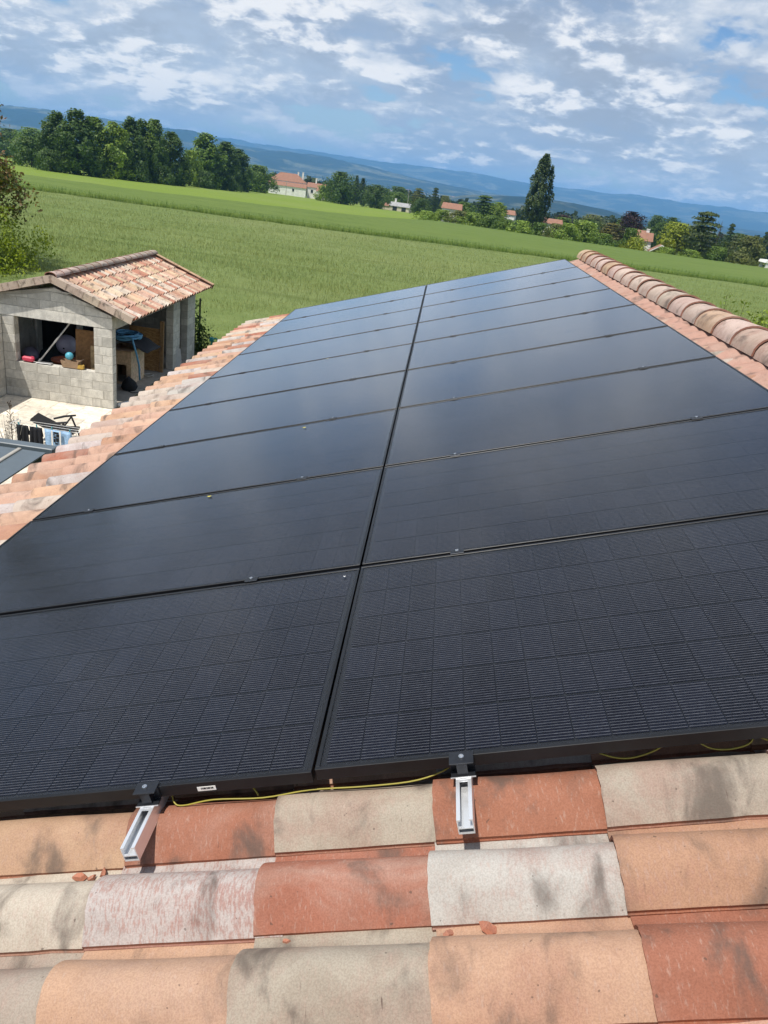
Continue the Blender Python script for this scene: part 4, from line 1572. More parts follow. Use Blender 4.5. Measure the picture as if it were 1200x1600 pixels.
LZ = 0.80
rack = thing('clothes_airer', 'white wire clothes airer standing on the terrace', 'clothes airer', (-6.35, 11.05, 0.022))
m = MB()
for yy in (0.0, 0.12, 0.24):
    m.tube([(-0.60, yy, LZ - 0.01), (0.62, yy, LZ - 0.01)], 0.004, 6)
for x in (-0.60, 0.62):
    m.tube([(x, -0.02, LZ - .01), (x, 0.28, LZ - .01)], 0.007, 6)
m.build('rack', 'limewash', rack)
for x in (-0.55, 0.57):
    for s in (-1, 1):
        m = MB()
        m.tube([(x, 0.13 + s * 0.12, LZ - 0.012), (x, 0.13 - s * 0.25, 0.003)], 0.008, 6)
        m.build('leg', 'limewash', rack)
cloth_item('shorts', (-6.73, 11.06, LZ + .015), 0.22, 0.23, 0.42, (0.012, 0.013, 0.016), 'black garment pegged at the left end of the airer', 0.3)
cloth_item('shorts', (-6.49, 11.06, LZ + .010), 0.22, 0.25, 0.40, (0.014, 0.015, 0.020), 'black garment pegged next to the light blue shirt', 2.1)
shirt = cloth_item('shirt', (-6.09, 11.06, LZ + .005), 0.49, 0.47, 0.46, (0.34, 0.52, 0.74), 'light blue shirt with a black print on the airer', 1.2)
m = MB()
for (a, b_, c, d) in ((-0.045, 0.05, 0.02, 0.055), (-0.05, -0.01, 0.065, 0.085), (0.005, 0.055, 0.06, 0.11), (-0.04, -0.005, 0.10, 0.135), (-0.045, -0.012, 0.15, 0.215), (0.0, 0.045, 0.13, 0.20), (-0.02, 0.03, 0.225, 0.25)):
    m.box(a, b_, -0.0575, -0.052, -d, -c)
m.build('print', 'black_void', shirt, (-0.02, -0.004, 0))
m = MB()
m.box(-0.085, -0.058, -0.0575, -0.052, -0.44, 0.0)
m.box(0.062, 0.088, -0.0575, -0.052, -0.44, 0.0)
m.build('stripe', 'limewash', shirt, (-0.02, -0.004, 0))
for k, (x, lab) in enumerate(((-6.79, 'teal clothes peg on the left black garment'), (-6.47, 'teal clothes peg on the right black garment'), (-6.20, 'turquoise clothes peg on the left of the blue shirt'), (-5.88, 'turquoise clothes peg on the right of the blue shirt'))):
    m = MB()
    m.box(-0.006, 0.006, -0.012, -0.004, -0.035, 0.045)
    m.box(-0.006, 0.006, 0.004, 0.012, -0.035, 0.045)
    m.box(-0.0065, 0.0065, -0.0039, 0.0039, 0.0, 0.012)
    tag(m.build('clothes_peg', 'plastic', None, (x, 11.045, LZ + 0.015), (0.15, R(-20 + 12 * k), 0), color=(0.03, 0.36, 0.42)), lab, 'peg', 'pegs on the airer')

# reclining garden chair, seen from its side
ch = thing('garden_chair', 'black plastic reclining garden chair on the pale terrace', 'chair', (-6.76, 12.55, 0.022), (0, 0, 0.12))
ch.scale = (0.86, 0.86, 0.90)
BLK = (0.018, 0.018, 0.020)


def slab_between(p, q, w, t):
    p, q = Vector(p), Vector(q)
    d = (q - p).normalized()
    n = Vector((0, 1, 0)).cross(d).normalized() * t / 2
    m = MB()
    m.prism([((p + n).x, (p + n).z), ((q + n).x, (q + n).z), ((q - n).x, (q - n).z), ((p - n).x, (p - n).z)], 'y', -w / 2, w / 2)
    return m


slab_between((-0.60, 0, 0.50), (-0.08, 0, 0.27), 0.46, 0.06).build('backrest', 'plastic', ch, color=BLK)
slab_between((-0.10, 0, 0.255), (0.34, 0, 0.28), 0.48, 0.05).build('seat', 'plastic', ch, color=BLK)
for s in (-1, 1):
    m = MB()
    m.tube([(-0.26, s * .27, 0.41), (-0.02, s * .27, 0.49), (0.24, s * .27, 0.54)], [0.022, 0.026, 0.022], 8)
    m.build('armrest', 'plastic', ch, color=BLK)
    m = MB()
    m.tube([(-0.02, s * .26, 0.27), (0.14, s * .27, 0.50)], 0.018, 8)
    m.build('arm_support', 'plastic', ch, color=BLK)
    m = MB()
    m.tube([(0.14, s * .27, 0.50), (0.34, s * .26, 0.0)], 0.022, 8)
    m.build('leg', 'plastic', ch, color=BLK)
    m = MB()
    m.tube([(0.06, s * .26, 0.27), (-0.30, s * .26, 0.0)], 0.022, 8)
    m.build('leg', 'plastic', ch, color=BLK)
m = MB()
m.box(-0.12, 0.12, -0.06, 0.06, 0, 0.05, c=0.02)
tag(m.build('shoe', 'cloth', None, (-9.05, 13.95, 0.022), (0, 0, 0.5), color=(0.02, 0.02, 0.02)), 'dark flat shoe in the shade of the shed wall', 'shoe')


# ------------------------------------------------------------------ vegetation
def leaf_verts(P, size, elong=0.55, up=0.0, seed=1, centre=None):
    """one rhombic leaf spray per point, facing loosely outward from the crown's centre"""
    r = np.random.default_rng(seed)
    n = len(P)
    N = r.normal(size=(n, 3))
    N /= np.linalg.norm(N, axis=1)[:, None]
    if centre is not None:
        q = (P - centre[0]) / centre[1]
        q = q / np.maximum(np.linalg.norm(q, axis=1), 1e-3)[:, None]
        N = N * 0.75 + q
        N /= np.maximum(np.linalg.norm(N, axis=1), 1e-3)[:, None]
    t = np.cross(N, r.normal(size=(n, 3)))
    t /= np.maximum(np.linalg.norm(t, axis=1), 1e-6)[:, None]
    b = np.cross(N, t)
    s = (size * (0.6 + 0.8 * r.random(n)))[:, None]
    v = np.empty((n, 4, 3))
    v[:, 0] = P - t * s * 0.5
    v[:, 1] = P + b * s * elong * 0.5
    v[:, 2] = P + t * s * 0.5
    v[:, 3] = P - b * s * elong * 0.5
    return v.reshape(-1, 3)


def crown_points(kind, n, seed):
    """points for leaves in a unit crown: radius 1, height 0..1"""
    r = np.random.default_rng(seed)
    prof = {'broad': ([0, .08, .25, .5, .75, .92, 1], [.35, .72, .98, 1., .78, .45, .12]),
            'tall': ([0, .05, .2, .45, .7, .88, 1], [.72, .90, 1., .95, .80, .55, .16]),
            'shrub': ([0, .1, .3, .6, .85, 1], [.75, .95, 1., .85, .5, .15]),
            'column': ([0, .08, .3, .6, .85, 1], [.5, .85, 1., .85, .5, .08]),
            'poplar': ([0, .06, .15, .4, .7, .9, 1], [.45, .70, .92, 1., .88, .55, .10]),
            'conifer': ([0, .06, .2, .5, .8, 1], [.75, 1., .88, .55, .24, .02]),
            'cedar': ([0, .08, .25, .5, .75, 1], [.65, .95, 1., .72, .40, .04])}[kind]
    lobes = r.random((7, 3)) * [2 * np.pi, 1, 1]
    nc = {'broad': 110, 'tall': 190, 'shrub': 80, 'column': 100, 'poplar': 520, 'conifer': 150, 'cedar': 120}[kind]
    C = []
    while len(C) < nc:
        z = r.random()
        if kind in ('conifer', 'cedar'):
            z = (np.floor(z * 11) + 0.25 + 0.5 * r.random() * 0.5) / 11.0
        rr = np.interp(z, *prof)
        a = r.random() * 2 * np.pi
        q = r.random() ** 0.42 * rr
        k = 1 + 0.22 * np.sin(a * 3 + lobes[0, 0] + z * 5) + 0.16 * np.sin(a * 5 + lobes[1, 0] - z * 9)
        C.append((q * k * np.cos(a), q * k * np.sin(a), z))
    C = np.array(C)
    idx = r.integers(0, nc, n)
    rc = (0.24 if kind in ('broad', 'shrub', 'tall') else (0.15 if kind == 'poplar' else 0.21)) * (0.7 + 0.7 * r.random(nc))
    d = r.normal(size=(n, 3))
    d /= np.linalg.norm(d, axis=1)[:, None]
    d *= (r.random(n) ** 0.45)[:, None] * rc[idx][:, None]
    if kind in ('conifer', 'cedar'):
        d[:, 0:2] *= 1.5
    d[:, 2] *= {'broad': 0.75, 'shrub': 0.9, 'tall': 0.30, 'column': 0.5, 'poplar': 0.34, 'conifer': 0.12, 'cedar': 0.14}[kind]
    P = C[idx] + d
    if kind in ('conifer', 'cedar'):
        P[:, 2] -= 0.06 * np.hypot(P[:, 0], P[:, 1])
    P[:, 2] = np.clip(P[:, 2], 0.0, 1.04)
    return P, C, C[idx]


def crown_mesh(kind, seed, n, leaf, ratio):
    """crown in metres/height units: height 1, radius `ratio`"""
    P, C, Q = crown_points(kind, n, seed)
    w = np.array([ratio, ratio, 1.0])
    mid = Q * 0.65 + np.array([0, 0, 0.45]) * 0.35
    P, mid = P * w, mid * w
    return np_mesh('crown', leaf_verts(P, leaf, 0.6, 0.0, seed + 3, (mid, 1.0)), 4, 'foliage'), C * w


def trunk_mesh(C, seed, zb=0.06, r0=0.018, limbs=7):
    r = random.Random(seed)
    m = MB()
    m.tube([(0, 0, -0.02), (0.005, 0.003, 0.15), (-0.006, 0.004, 0.4), (0.004, 0, 0.7), (0, 0, 0.92)], [r0 * 1.25, r0, r0 * .8, r0 * .5, r0 * .12], 8)
    for k in range(limbs):
        c = C[r.randrange(len(C))]
        z0 = max(0.12, c[2] * 0.62)
        m.tube([(0, 0, z0), (c[0] * .45, c[1] * .45, z0 + (c[2] - z0) * .35), (c[0] * .9, c[1] * .9, c[2])], [r0 * .5, r0 * .32, r0 * .1], 6)
    return m.mesh('trunk', 'bark', True)


PROTO = {}
spec = {'broad': (3, 5600, 0.056, 0.52), 'tall': (4, 7000, 0.044, 0.27), 'shrub': (3, 3200, 0.095, 0.80), 'column': (1, 3000, 0.04, 0.16),
        'poplar': (1, 17000, 0.027, 0.18), 'conifer': (2, 5000, 0.050, 0.36), 'cedar': (2, 5200, 0.055, 0.44)}
for kind, (nv, n, leaf, ratio) in spec.items():
    PROTO[kind] = []
    for q in range(nv):
        sd = 100 + 17 * q + len(kind) * 7
        cm, C = crown_mesh(kind, sd, n, leaf, ratio)
        PROTO[kind].append((cm, trunk_mesh(C, sd, limbs=6), ratio))

# bare grey tree
m = MB()
rb_ = random.Random(4)
m.tube([(0, 0, -0.02), (0.01, 0, 0.4), (-0.01, 0, 0.75), (0, 0, 1.0)], [0.018, 0.013, 0.008, 0.002], 7)
for k in range(22):
    z0 = 0.2 + 0.7 * rb_.random()
    a = rb_.random() * 6.28
    l = 0.20 * (1.1 - z0) + 0.05
    m.tube([(0, 0, z0), (l * .5 * math.cos(a), l * .5 * math.sin(a), z0 + 0.05), (l * math.cos(a + .3), l * math.sin(a + .3), z0 + 0.14)], [0.006, 0.004, 0.001], 5)
BARE = m.mesh('branches', 'bark')

DG = (0.066, 0.118, 0.032)
MG = (0.105, 0.175, 0.038)
LG = (0.185, 0.275, 0.055)
YG_ = (0.22, 0.27, 0.030)
OL = (0.125, 0.150, 0.055)
CG = (0.048, 0.082, 0.036)
PU = (0.055, 0.030, 0.038)
SG = (0.12, 0.16, 0.13)
TREES = [
    ('broad', -259, 480, 15.0, 10.0, DG, 'leftmost round tree at the far end of the meadow, behind the tall row'),
    ('broad', -236, 460, 16.4, 9.2, MG, 'second round tree at the far left, behind the tall row'),
    ('tall', -122, 253, 16.4, 4.4, DG, 'first tall dark tree at the left end of the field row'),
    ('tall', -111, 243, 17.1, 4.7, DG, 'second tall tree of the field row, its broad top reaching highest'),
    ('tall', -114, 263, 16.6, 4.6, MG, 'third tall tree of the field row counted from the left'),
    ('tall', -108, 263, 16.0, 4.2, LG, 'fourth tall tree of the field row, the lighter green one'),
    ('tall', -107, 274, 18.6, 4.1, DG, 'fifth tall tree of the field row counted from the left'),
    ('tall', -107, 285, 18.9, 3.8, DG, 'sixth tall tree of the field row counted from the left'),
    ('tall', -103, 285, 19.2, 4.1, MG, 'seventh tall tree of the field row counted from the left'),
    ('tall', -101, 297, 16.8, 4.9, DG, 'eighth tall tree of the field row, left of the bright gap'),
    ('shrub', -102, 323, 12.2, 3.8, LG, 'light green young tree filling the gap in the tall row'),
    ('tall', -100, 337, 19.7, 6.4, MG, 'broad tall tree right of the light green gap in the row'),
    ('tall', -96, 351, 18.1, 5.3, DG, 'second last tall tree at the right of the field row'),
    ('tall', -98, 383, 17.2, 5.1, DG, 'last tall tree at the right end of the field row'),
    ('broad', -102, 439, 12.8, 8.3, MG, 'low round tree between the tall row and the white farmhouse'),
    ('broad', -54, 419, 14.4, 7.6, DG, 'single round dark tree right of the white farmhouse'),
    ('shrub', -66, 439, 7.4, 4.2, LG, 'light bush against the right side of the farmhouse'),
    ('column', -58, 520, 16.1, 2.0, CG, 'slim dark columnar tree behind the single round tree, left one'),
    ('column', -54, 520, 15.1, 2.9, CG, 'thicker dark columnar tree behind the single round tree, right one'),
    ('broad', -38, 440, 11.2, 6.6, DG, 'dark round tree left of the grey barn'),
    ('broad', -34, 560, 13.7, 7.4, DG, 'dark tree mass rising behind the grey barn'),
    ('cedar', -17, 480, 13.9, 4.9, OL, 'loose olive conifer right of the grey barn'),
    ('conifer', -7, 460, 15.0, 3.6, CG, 'pointed spruce at the start of the garden hedge'),
    ('broad', -1, 520, 11.6, 3.7, OL, 'small olive tree right of the pointed spruce'),
    ('conifer', 14, 310, 11.3, 5.8, DG, 'broad dark conifer in the hedge left of the poplar'),
    ('broad', 20, 323, 9.1, 3.8, LG, 'pale tree touching the right side of the broad conifer'),
    ('broad', 44, 520, 9.0, 3.6, CG, 'small dark tree far behind, left of the poplar'),
    ('shrub', -6, 274, 3.1, 3.5, LG, 'leftmost bright shrub of the garden hedge'),
    ('shrub', -1, 280, 4.0, 3.5, LG, 'second shrub of the garden hedge from the left'),
    ('shrub', 5, 280, 4.4, 4.0, OL, 'third shrub of the hedge, olive, below the orange roof'),
    ('shrub', 9, 269, 4.4, 3.6, LG, 'fourth shrub of the hedge from the left'),
    ('shrub', 15, 263, 4.3, 3.7, MG, 'fifth shrub of the hedge, below the broad conifer'),
    ('shrub', 20, 258, 3.8, 3.2, MG, 'sixth shrub of the hedge from the left'),
    ('shrub', 24, 253, 4.0, 3.4, LG, 'seventh shrub of the hedge, just left of the poplar'),
    ('shrub', 29, 248, 4.1, 2.9, MG, 'hedge shrub at the foot of the poplar'),
    ('shrub', 33, 243, 4.4, 3.2, OL, 'first hedge shrub right of the poplar'),
    ('shrub', 36, 239, 4.9, 3.2, LG, 'second hedge shrub right of the poplar'),
    ('shrub', 41, 243, 6.1, 4.2, LG, 'big bright hedge shrub, third right of the poplar'),
    ('poplar', 32, 297, 25.3, 4.3, (0.075, 0.110, 0.046), 'single tall dark poplar standing above the hedge'),
    ('broad', 58, 410, 8.7, 4.5, PU, 'small purple leaved tree just right of the poplar'),
    ('broad', 81, 460, 11.2, 7.1, OL, 'olive green tree behind the hedge right of the poplar'),
    ('cedar', 49, 243, 7.1, 4.5, (0.12, 0.115, 0.045), 'brownish spreading cedar left of the purple tree'),
    ('broad', 61, 274, 10.8, 4.5, (0.035, 0.020, 0.028), 'large dark purple leaved tree beside the brown cedar'),
    ('shrub', 54, 239, 5.8, 2.6, MG, 'mid green bush in front of the large purple tree'),
    ('shrub', 55, 234, 3.7, 3.3, YG_, 'low yellow green bush left of the tiled house'),
    ('broad', 108, 430, 14.3, 5.0, DG, 'dark far tree behind the tiled house, left one'),
    ('broad', 118, 440, 14.5, 5.8, DG, 'dark far tree behind the yellow green tree, right one'),
    ('broad', 70, 248, 9.0, 5.2, YG_, 'bright yellow green tree between tiled house and big cedar'),
    ('cedar', 74, 239, 13.4, 5.7, (0.065, 0.095, 0.040), 'big layered cedar at the right of the hedge'),
    ('bare', 88, 269, 12.2, 1.9, OL, 'bare grey tree right of the big cedar'),
    ('conifer', 97, 285, 12.4, 2.4, CG, 'dark pointed spruce right of the bare tree'),
    ('conifer', 88, 253, 8.7, 2.1, SG, 'silvery blue spruce below the dark pointed spruce'),
    ('shrub', 78, 234, 4.2, 3.1, MG, 'green bush at the foot of the big cedar'),
    ('broad', 88, 239, 8.0, 4.6, OL, 'wide olive tree near the right picture border'),
    ('conifer', 103, 269, 11.0, 1.9, CG, 'slim dark conifer at the right picture border'),
    ('shrub', 65, 239, 2.3, 3.2, LG, 'low clipped bush right of the small gable'),
    ('shrub', 83, 230, 3.3, 3.6, OL, 'low olive bush before the wide olive tree'),
    ('broad', -28, 470, 9.5, 6.0, MG, 'mid green tree just behind the grey barn roof'),
    ('broad', -12, 400, 7.5, 4.5, DG, 'dark rounded tree between the barn and the pointed spruce'),
    ('broad', 8, 360, 8.0, 4.5, MG, 'green tree behind the orange roof in the hedge'),
    ('conifer', 24, 350, 9.0, 3.2, CG, 'dark conifer close behind the pale tree left of the poplar'),
    ('broad', 38, 340, 6.5, 4.2, DG, 'dark tree behind the foot of the poplar'),
    ('broad', 47, 330, 7.0, 4.6, MG, 'green tree behind the big bright hedge shrub'),
    ('broad', 56, 320, 7.6, 4.4, DG, 'dark tree behind the brownish cedar'),
    ('broad', 72, 330, 9.2, 5.0, MG, 'mid green tree behind the red tiled house'),
    ('broad', 84, 320, 9.6, 5.0, DG, 'dark tree behind the bright yellow green tree'),
    ('broad', 100, 330, 10.5, 5.4, OL, 'olive tree behind the big layered cedar'),
    ('broad', 112, 320, 9.5, 5.2, DG, 'dark tree behind the silvery spruce'),
    ('broad', 97, 262, 6.4, 3.8, MG, 'green tree between the silvery spruce and the wide olive tree'),
    ('shrub', 46, 236, 3.6, 3.2, MG, 'dark green bush at the foot of the brownish cedar'),
    ('shrub', 70, 233, 2.6, 2.8, LG, 'light green bush under the yellow green tree'),
]
for q, (kind, x, y, h, rad, col, lab) in enumerate(TREES):
    z = float(gz(y))
    t = thing('shrub' if kind == 'shrub' else ('poplar_tree' if kind == 'poplar' else 'tree'), lab, 'shrub' if kind == 'shrub' else 'tree', (x, y, z), (0, 0, rnd.uniform(0, 6.28)), 'trees and shrubs beyond the fields')
    if kind == 'bare':
        put('branches', BARE, t).scale = (h, h, h)
        continue
    cm, tm, ratio = PROTO[kind][q % len(PROTO[kind])]
    rad *= {'tall': 1.22, 'shrub': 1.25, 'poplar': 1.0, 'broad': 1.15, 'cedar': 1.2, 'conifer': 1.12}.get(kind, 1.15)
    h *= 1.04 if kind == 'shrub' else 1.02
    sxy = rad / ratio
    k = 1 + rnd.uniform(-.08, .08)
    c = put('crown', cm, t, color=(col[0] * k, col[1] * k, col[2] * k))
    c.scale = (sxy, sxy, h)
    tr = put('trunk', tm, t)
    tr.scale = (min(sxy, h), min(sxy, h), h * 0.97)

# undergrowth closing the foot of the tall row
for q, (x, y, h, rad, lab) in enumerate([(-118, 240, 6, 4.5, 'undergrowth at the foot of the first tall trees'), (-109, 252, 6, 4.5, 'undergrowth below the fourth tall tree'), (-102, 268, 6.5, 4.5, 'undergrowth below the sixth tall tree'), (-99, 283, 6, 4.5, 'undergrowth left of the bright gap in the tall row'), (-97, 325, 6.5, 5, 'undergrowth right of the bright gap in the tall row'), (-93, 345, 6, 5, 'undergrowth below the last tall trees'), (-138, 268, 9, 7, 'dense dark thicket closing the left end of the tall row')]):
    t = thing('shrub', lab, 'shrub', (x, y, float(gz(y))), (0, 0, q), 'trees and shrubs beyond the fields')
    cm, tm, ratio = PROTO['shrub'][q % 3]
    c = put('crown', cm, t, color=DG)
    c.scale = (rad / ratio, rad / ratio, h)
    put('trunk', tm, t).scale = (h, h, h * .9)

# near garden tree at the left border, its copper shoots, and the lime green shrub
def near_tree(name, label, loc, h, rad, n, leaf, col, kind='broad', cat='tree', limbs=14, zscale=1.0, tips=None):
    t = thing(name, label, cat, loc)
    P, C, _q = crown_points(kind, n, int(abs(loc[0]) * 10) + n)
    P = P * [rad, rad, h * zscale]
    P[:, 2] += h * (1 - zscale)
    put('crown', np_mesh('crown', leaf_verts(P, leaf, 0.5, 0.0, n), 4, 'foliage'), t, color=col)
    if tips:
        k = (P[:, 2] < h * 0.62) & (np.hypot(P[:, 0], P[:, 1]) > rad * 0.55)
        Q = P[k] + np.random.default_rng(3).normal(size=(k.sum(), 3)) * 0.10
        put('young_leaves', np_mesh('young_leaves', leaf_verts(Q, leaf, 0.5, 0.0, n + 1), 4, 'foliage'), t, color=tips)
    C2 = C * [rad / h, rad / h, zscale] + [0, 0, 1 - zscale]
    put('trunk', trunk_mesh(C2, 5, limbs=limbs, r0=0.014), t).scale = (h, h, h)
    return t


near_tree('garden_tree', 'tall leafy tree with copper tinted shoots at the left border', (-23.3, 29.5, 0.0), 11.5, 4.5, 17000, 0.17, (0.05, 0.075, 0.028), 'broad', 'tree', 16, 0.80, (0.17, 0.085, 0.055))
near_tree('lime_shrub', 'lime green leafy shrub beside the shed at the left border', (-17.4, 29.0, 0.0), 2.6, 1.85, 9000, 0.12, (0.20, 0.265, 0.030), 'shrub', 'shrub', 10)
near_tree('lime_shrub', 'darker green shrub filling the foot of the lime shrub', (-16.9, 27.6, 0.0), 1.5, 1.1, 2500, 0.11, (0.07, 0.11, 0.025), 'shrub', 'shrub', 8)
gt = bpy.data.objects['garden_tree']
P_, C_, _q = crown_points('broad', 5200, 41)
P_ = P_ * [1.75, 1.4, 2.7] + [5.35, 0.3, 1.9]
put('copper_branch', np_mesh('copper_branch', leaf_verts(P_[:3300], 0.16, 0.5, 0.0, 12), 4, 'foliage'), gt, color=(0.080, 0.105, 0.036))
put('copper_branch', np_mesh('copper_branch', leaf_verts(P_[3300:] + [0.15, -0.2, 0.1], 0.15, 0.5, 0.0, 13), 4, 'foliage'), gt, color=(0.13, 0.095, 0.055))
m = MB()
m.tube([(0.1, 0, 2.2), (2.5, 0.1, 2.9), (4.6, 0.3, 3.2), (6.4, 0.3, 3.6)], [0.10, 0.07, 0.04, 0.012], 7)
m.build('limb', 'bark', gt, smooth=True)
# leafy bush rising behind the ridge on the right
bush = thing('leafy_bush', 'light green bush with upright shoots behind the roof ridge', 'shrub', (6.15, 14.6, 0.0))
r_ = np.random.default_rng(77)
pts, mB = [], MB()
for k in range(70):
    bx_, by_ = r_.uniform(-0.95, 1.6), r_.uniform(-0.9, 0.9)
    top = 3.88 + 0.14 * r_.normal() - 0.10 * abs(bx_ - 0.4)
    if k == 0:
        bx_, by_, top = -0.12, 0.0, 4.30
    lean = r_.normal(size=2) * 0.10
    st = [(bx_ * .4, by_ * .4, 0.0), (bx_ * .9, by_ * .9, top * .6), (bx_ + lean[0], by_ + lean[1], top)]
    mB.tube(st, [0.012, 0.008, 0.003], 5)
    for q in range(60):
        t = 1 - r_.random() ** 1.6 * 0.5
        p = np.array(st[1]) * (1 - (t - .5) * 2) + np.array(st[2]) * (t - .5) * 2
        pts.append(p + r_.normal(size=3) * [0.075, 0.075, 0.03])
put('crown', np_mesh('crown', leaf_verts(np.array(pts), 0.085, 0.45, 0.0, 5), 4, 'foliage'), bush, color=(0.17, 0.25, 0.05))
mB.build('stems', 'bark', bush)
# ivy clad post at the back corner of the shed
m = MB()
m.tube([(0, 0, 0), (0, 0, 1.55)], 0.028, 8)
m.lathe([(0.034, 1.55), (0.034, 1.57), (0.005, 1.59)], 8)
fp = tag(m.build('fence_post', 'anodised_frame', None, (-6.80, 21.75, 0)), 'dark metal fence post with ivy behind the shed', 'fence post')
pts = []
for k in range(1500):
    z = abs(r_.normal()) * 0.55
    w = 0.32 * (1 - min(z / 1.5, 1)) + 0.05
    pts.append((-6.92 + r_.normal() * w, 21.65 + r_.normal() * 0.12, min(z, 1.5)))
iv = put('ivy', np_mesh('ivy', leaf_verts(np.array(pts), 0.075, 0.8, 0.0, 8), 4, 'foliage'), color=(0.045, 0.085, 0.025))
tag(iv, 'dark ivy climbing between shed corner and fence post', 'ivy')
m = MB()
m.box(-0.10, 0.02, -0.05, 0.05, 0.0, 0.12, c=0.02)
m.tube([(0.0, 0, 0.08), (0.10, 0, 0.10), (0.16, 0, 0.04)], 0.022, 8)
m.tube([(-0.04, 0, -0.62), (-0.04, 0, 0.0)], 0.02, 8)
tag(m.build('garden_tap', 'plastic', None, (-6.02, 20.5, 0.62), color=(0.03, 0.30, 0.27)), 'teal green hose fitting on a stake beyond the eave', 'tap')
# dry seed head by the airer
m = MB()
m.tube([(0, 0, 0), (0.01, 0, 0.5), (-0.01, 0.01, 1.15)], [0.010, 0.008, 0.003], 6)
for k in range(60):
    z = 0.45 + 0.68 * r_.random()
    a = r_.random() * 6.28
    l = 0.14 * (1.25 - z)
    m.tube([(0, 0, z), (l * math.cos(a), l * math.sin(a), z + 0.05)], [0.003, 0.002], 4)
    m.lathe([(0.001, -0.010), (0.011, 0), (0.001, 0.011)], 5, (l * math.cos(a), l * math.sin(a), z + 0.055))
m.build('seed_head', 'bark', None, (-7.03, 11.2, 0.02))
tag(bpy.data.objects['seed_head'], 'dry brown seed head at the left border above the veranda', 'plant')
pts = r_.normal(size=(260, 3)) * [0.10, 0.10, 0.16] + [0, 0, 0.30]
gp_ = thing('silver_plant', 'pale silvery tuft around the dry seed head', 'plant', (-7.02, 11.12, 0.02))
m = MB()
for p in pts[:110]:
    m.tube([(p[0] * .3, p[1] * .3, 0), (p[0] * 1.6, p[1] * 1.6, max(0.15, p[2] * 1.5))], [0.006, 0.002], 4)
m.build('blades', 'zinc_bar', gp_)

# ------------------------------------------------------------------ far buildings
def roof_hip(m, x0, x1, y0, y1, z0, z1, inset, mi=1, ov=0.4):
    x0 -= ov; x1 += ov; y0 -= ov; y1 += ov
    ym = (y0 + y1) / 2
    vs = [(x0, y0, z0), (x1, y0, z0), (x1, y1, z0), (x0, y1, z0), (x0 + inset, ym, z1), (x1 - inset, ym, z1)]
    m.add(vs, [(0, 1, 5, 4), (2, 3, 4, 5), (1, 2, 5), (3, 0, 4), (3, 2, 1, 0)], mi)


def building(name, label, loc, rotz, blocks, wins=(), chimneys=()):
    b = thing(name, label, 'building', loc, (0, 0, rotz))
    for (x0, x1, y0, y1, h, rh, inset, wm, rm) in blocks:
        m = MB()
        m.box(x0, x1, y0, y1, -1.0, h)
        m.build('wall', wm, b)
        m = MB()
        roof_hip(m, x0, x1, y0, y1, h + 0.005, h + rh, inset, 0)
        m.build('roof', rm, b)
    for (x, y, z, w, h, side) in wins:
        m = MB()
        if side == 'f':
            m.box(x - w/2, x + w/2, y - 0.06, y + 0.02, z, z + h)
        else:
            m.box(y - 0.02, y + 0.06, x - w/2, x + w/2, z, z + h)
        wo = m.build('window', 'window_dark', b)
        m = MB()
        m.box(*( (x - w/2 - .1, x + w/2 + .1, y - 0.12, y - 0.06, z - 0.15, z - .02) if side == 'f' else (y + .06, y + .12, x - w/2 - .1, x + w/2 + .1, z - .15, z - .02)))
        m.build('sill', 'limewash', wo)
    for (x, y, z0, z1) in chimneys:
        m = MB()
        m.box(x - .45, x + .45, y - .45, y + .45, z0, z1)
        m.box(x - .55, x + .55, y - .55, y + .55, z1 + .003, z1 + .2)
        m.build('chimney', 'limewash', b)
    return b


zf = float(gz(505))
building('farmhouse', 'white farmhouse with orange hipped roof beside the tall trees', (-98.5, 505, zf), R(6), [
    (-11.3, 10.8, 2.0, 13, 8.3, 4.6, 6.5, 'limewash', 'far_roof'),
    (-10.9, 11.6, -4.0, 1.99, 5.6, 2.2, 0.1, 'limewash', 'far_roof'),
    (12.0, 23, 3, 11, 6.6, 2.6, 0.2, 'limewash', 'far_roof'),
    (18, 27, -1, 6, 5.0, 2.4, 1.0, 'limewash', 'far_roof')],
    [(-6, -4.0, 3.0, 1.2, 1.6, 'f'), (4, -4.0, 3.0, 1.2, 1.6, 'f'), (15, 3, 3.4, 1.4, 1.8, 'f'), (20.5, -1, 1.0, 2.0, 2.2, 'f')],
    [(8.5, 8, 9.5, 14.2), (5.5, 9, 10.5, 14.0), (17, 7, 8, 11.8)])
zf = float(gz(430))
building('barn', 'grey roofed barn with white walls in the gap of trees', (-25.5, 450, zf - 0.8), R(-8), [(-5.5, 5.5, 0, 8, 3.0, 2.0, 0.1, 'render_wall', 'shed_roof_metal'), (-9.5, -5.6, 1, 7, 2.6, 1.3, 0.1, 'render_wall', 'far_roof')], [(2.5, 0, 0.4, 2.4, 2.4, 'f'), (-2.5, 0, 0.4, 2.4, 2.4, 'f')], [(-3.2, 4, 3.5, 6.6)])
zf = float(gz(310))
building('cottage', 'orange roof showing above the hedge left of the broad conifer', (2.0, 310, zf), R(-4), [(-3.6, 3.6, 0, 7, 5.0, 2.0, 0.3, 'limewash', 'far_roof')], [(-1, 0, 1.5, 1.0, 1.3, 'f')])
zf = float(gz(385))
building('villa', 'small white villa with brown roof left of the poplar', (28.5, 385, zf), R(-10), [(-3.4, 3.4, 0, 7, 6.0, 1.9, 0.8, 'limewash', 'far_roof')], [(-1.5, 0, 2.8, 1.0, 1.3, 'f'), (1.3, 0, 2.8, 1.0, 1.3, 'f')])
zf = float(gz(310))
building('bungalow', 'brownish red roof just right of the poplar behind the hedge', (39.5, 310, zf), R(-6), [(-4.2, 4.2, 0, 7, 4.6, 1.7, 0.4, 'limewash', 'far_roof')], [(0, 0, 1.2, 1.4, 1.3, 'f')])
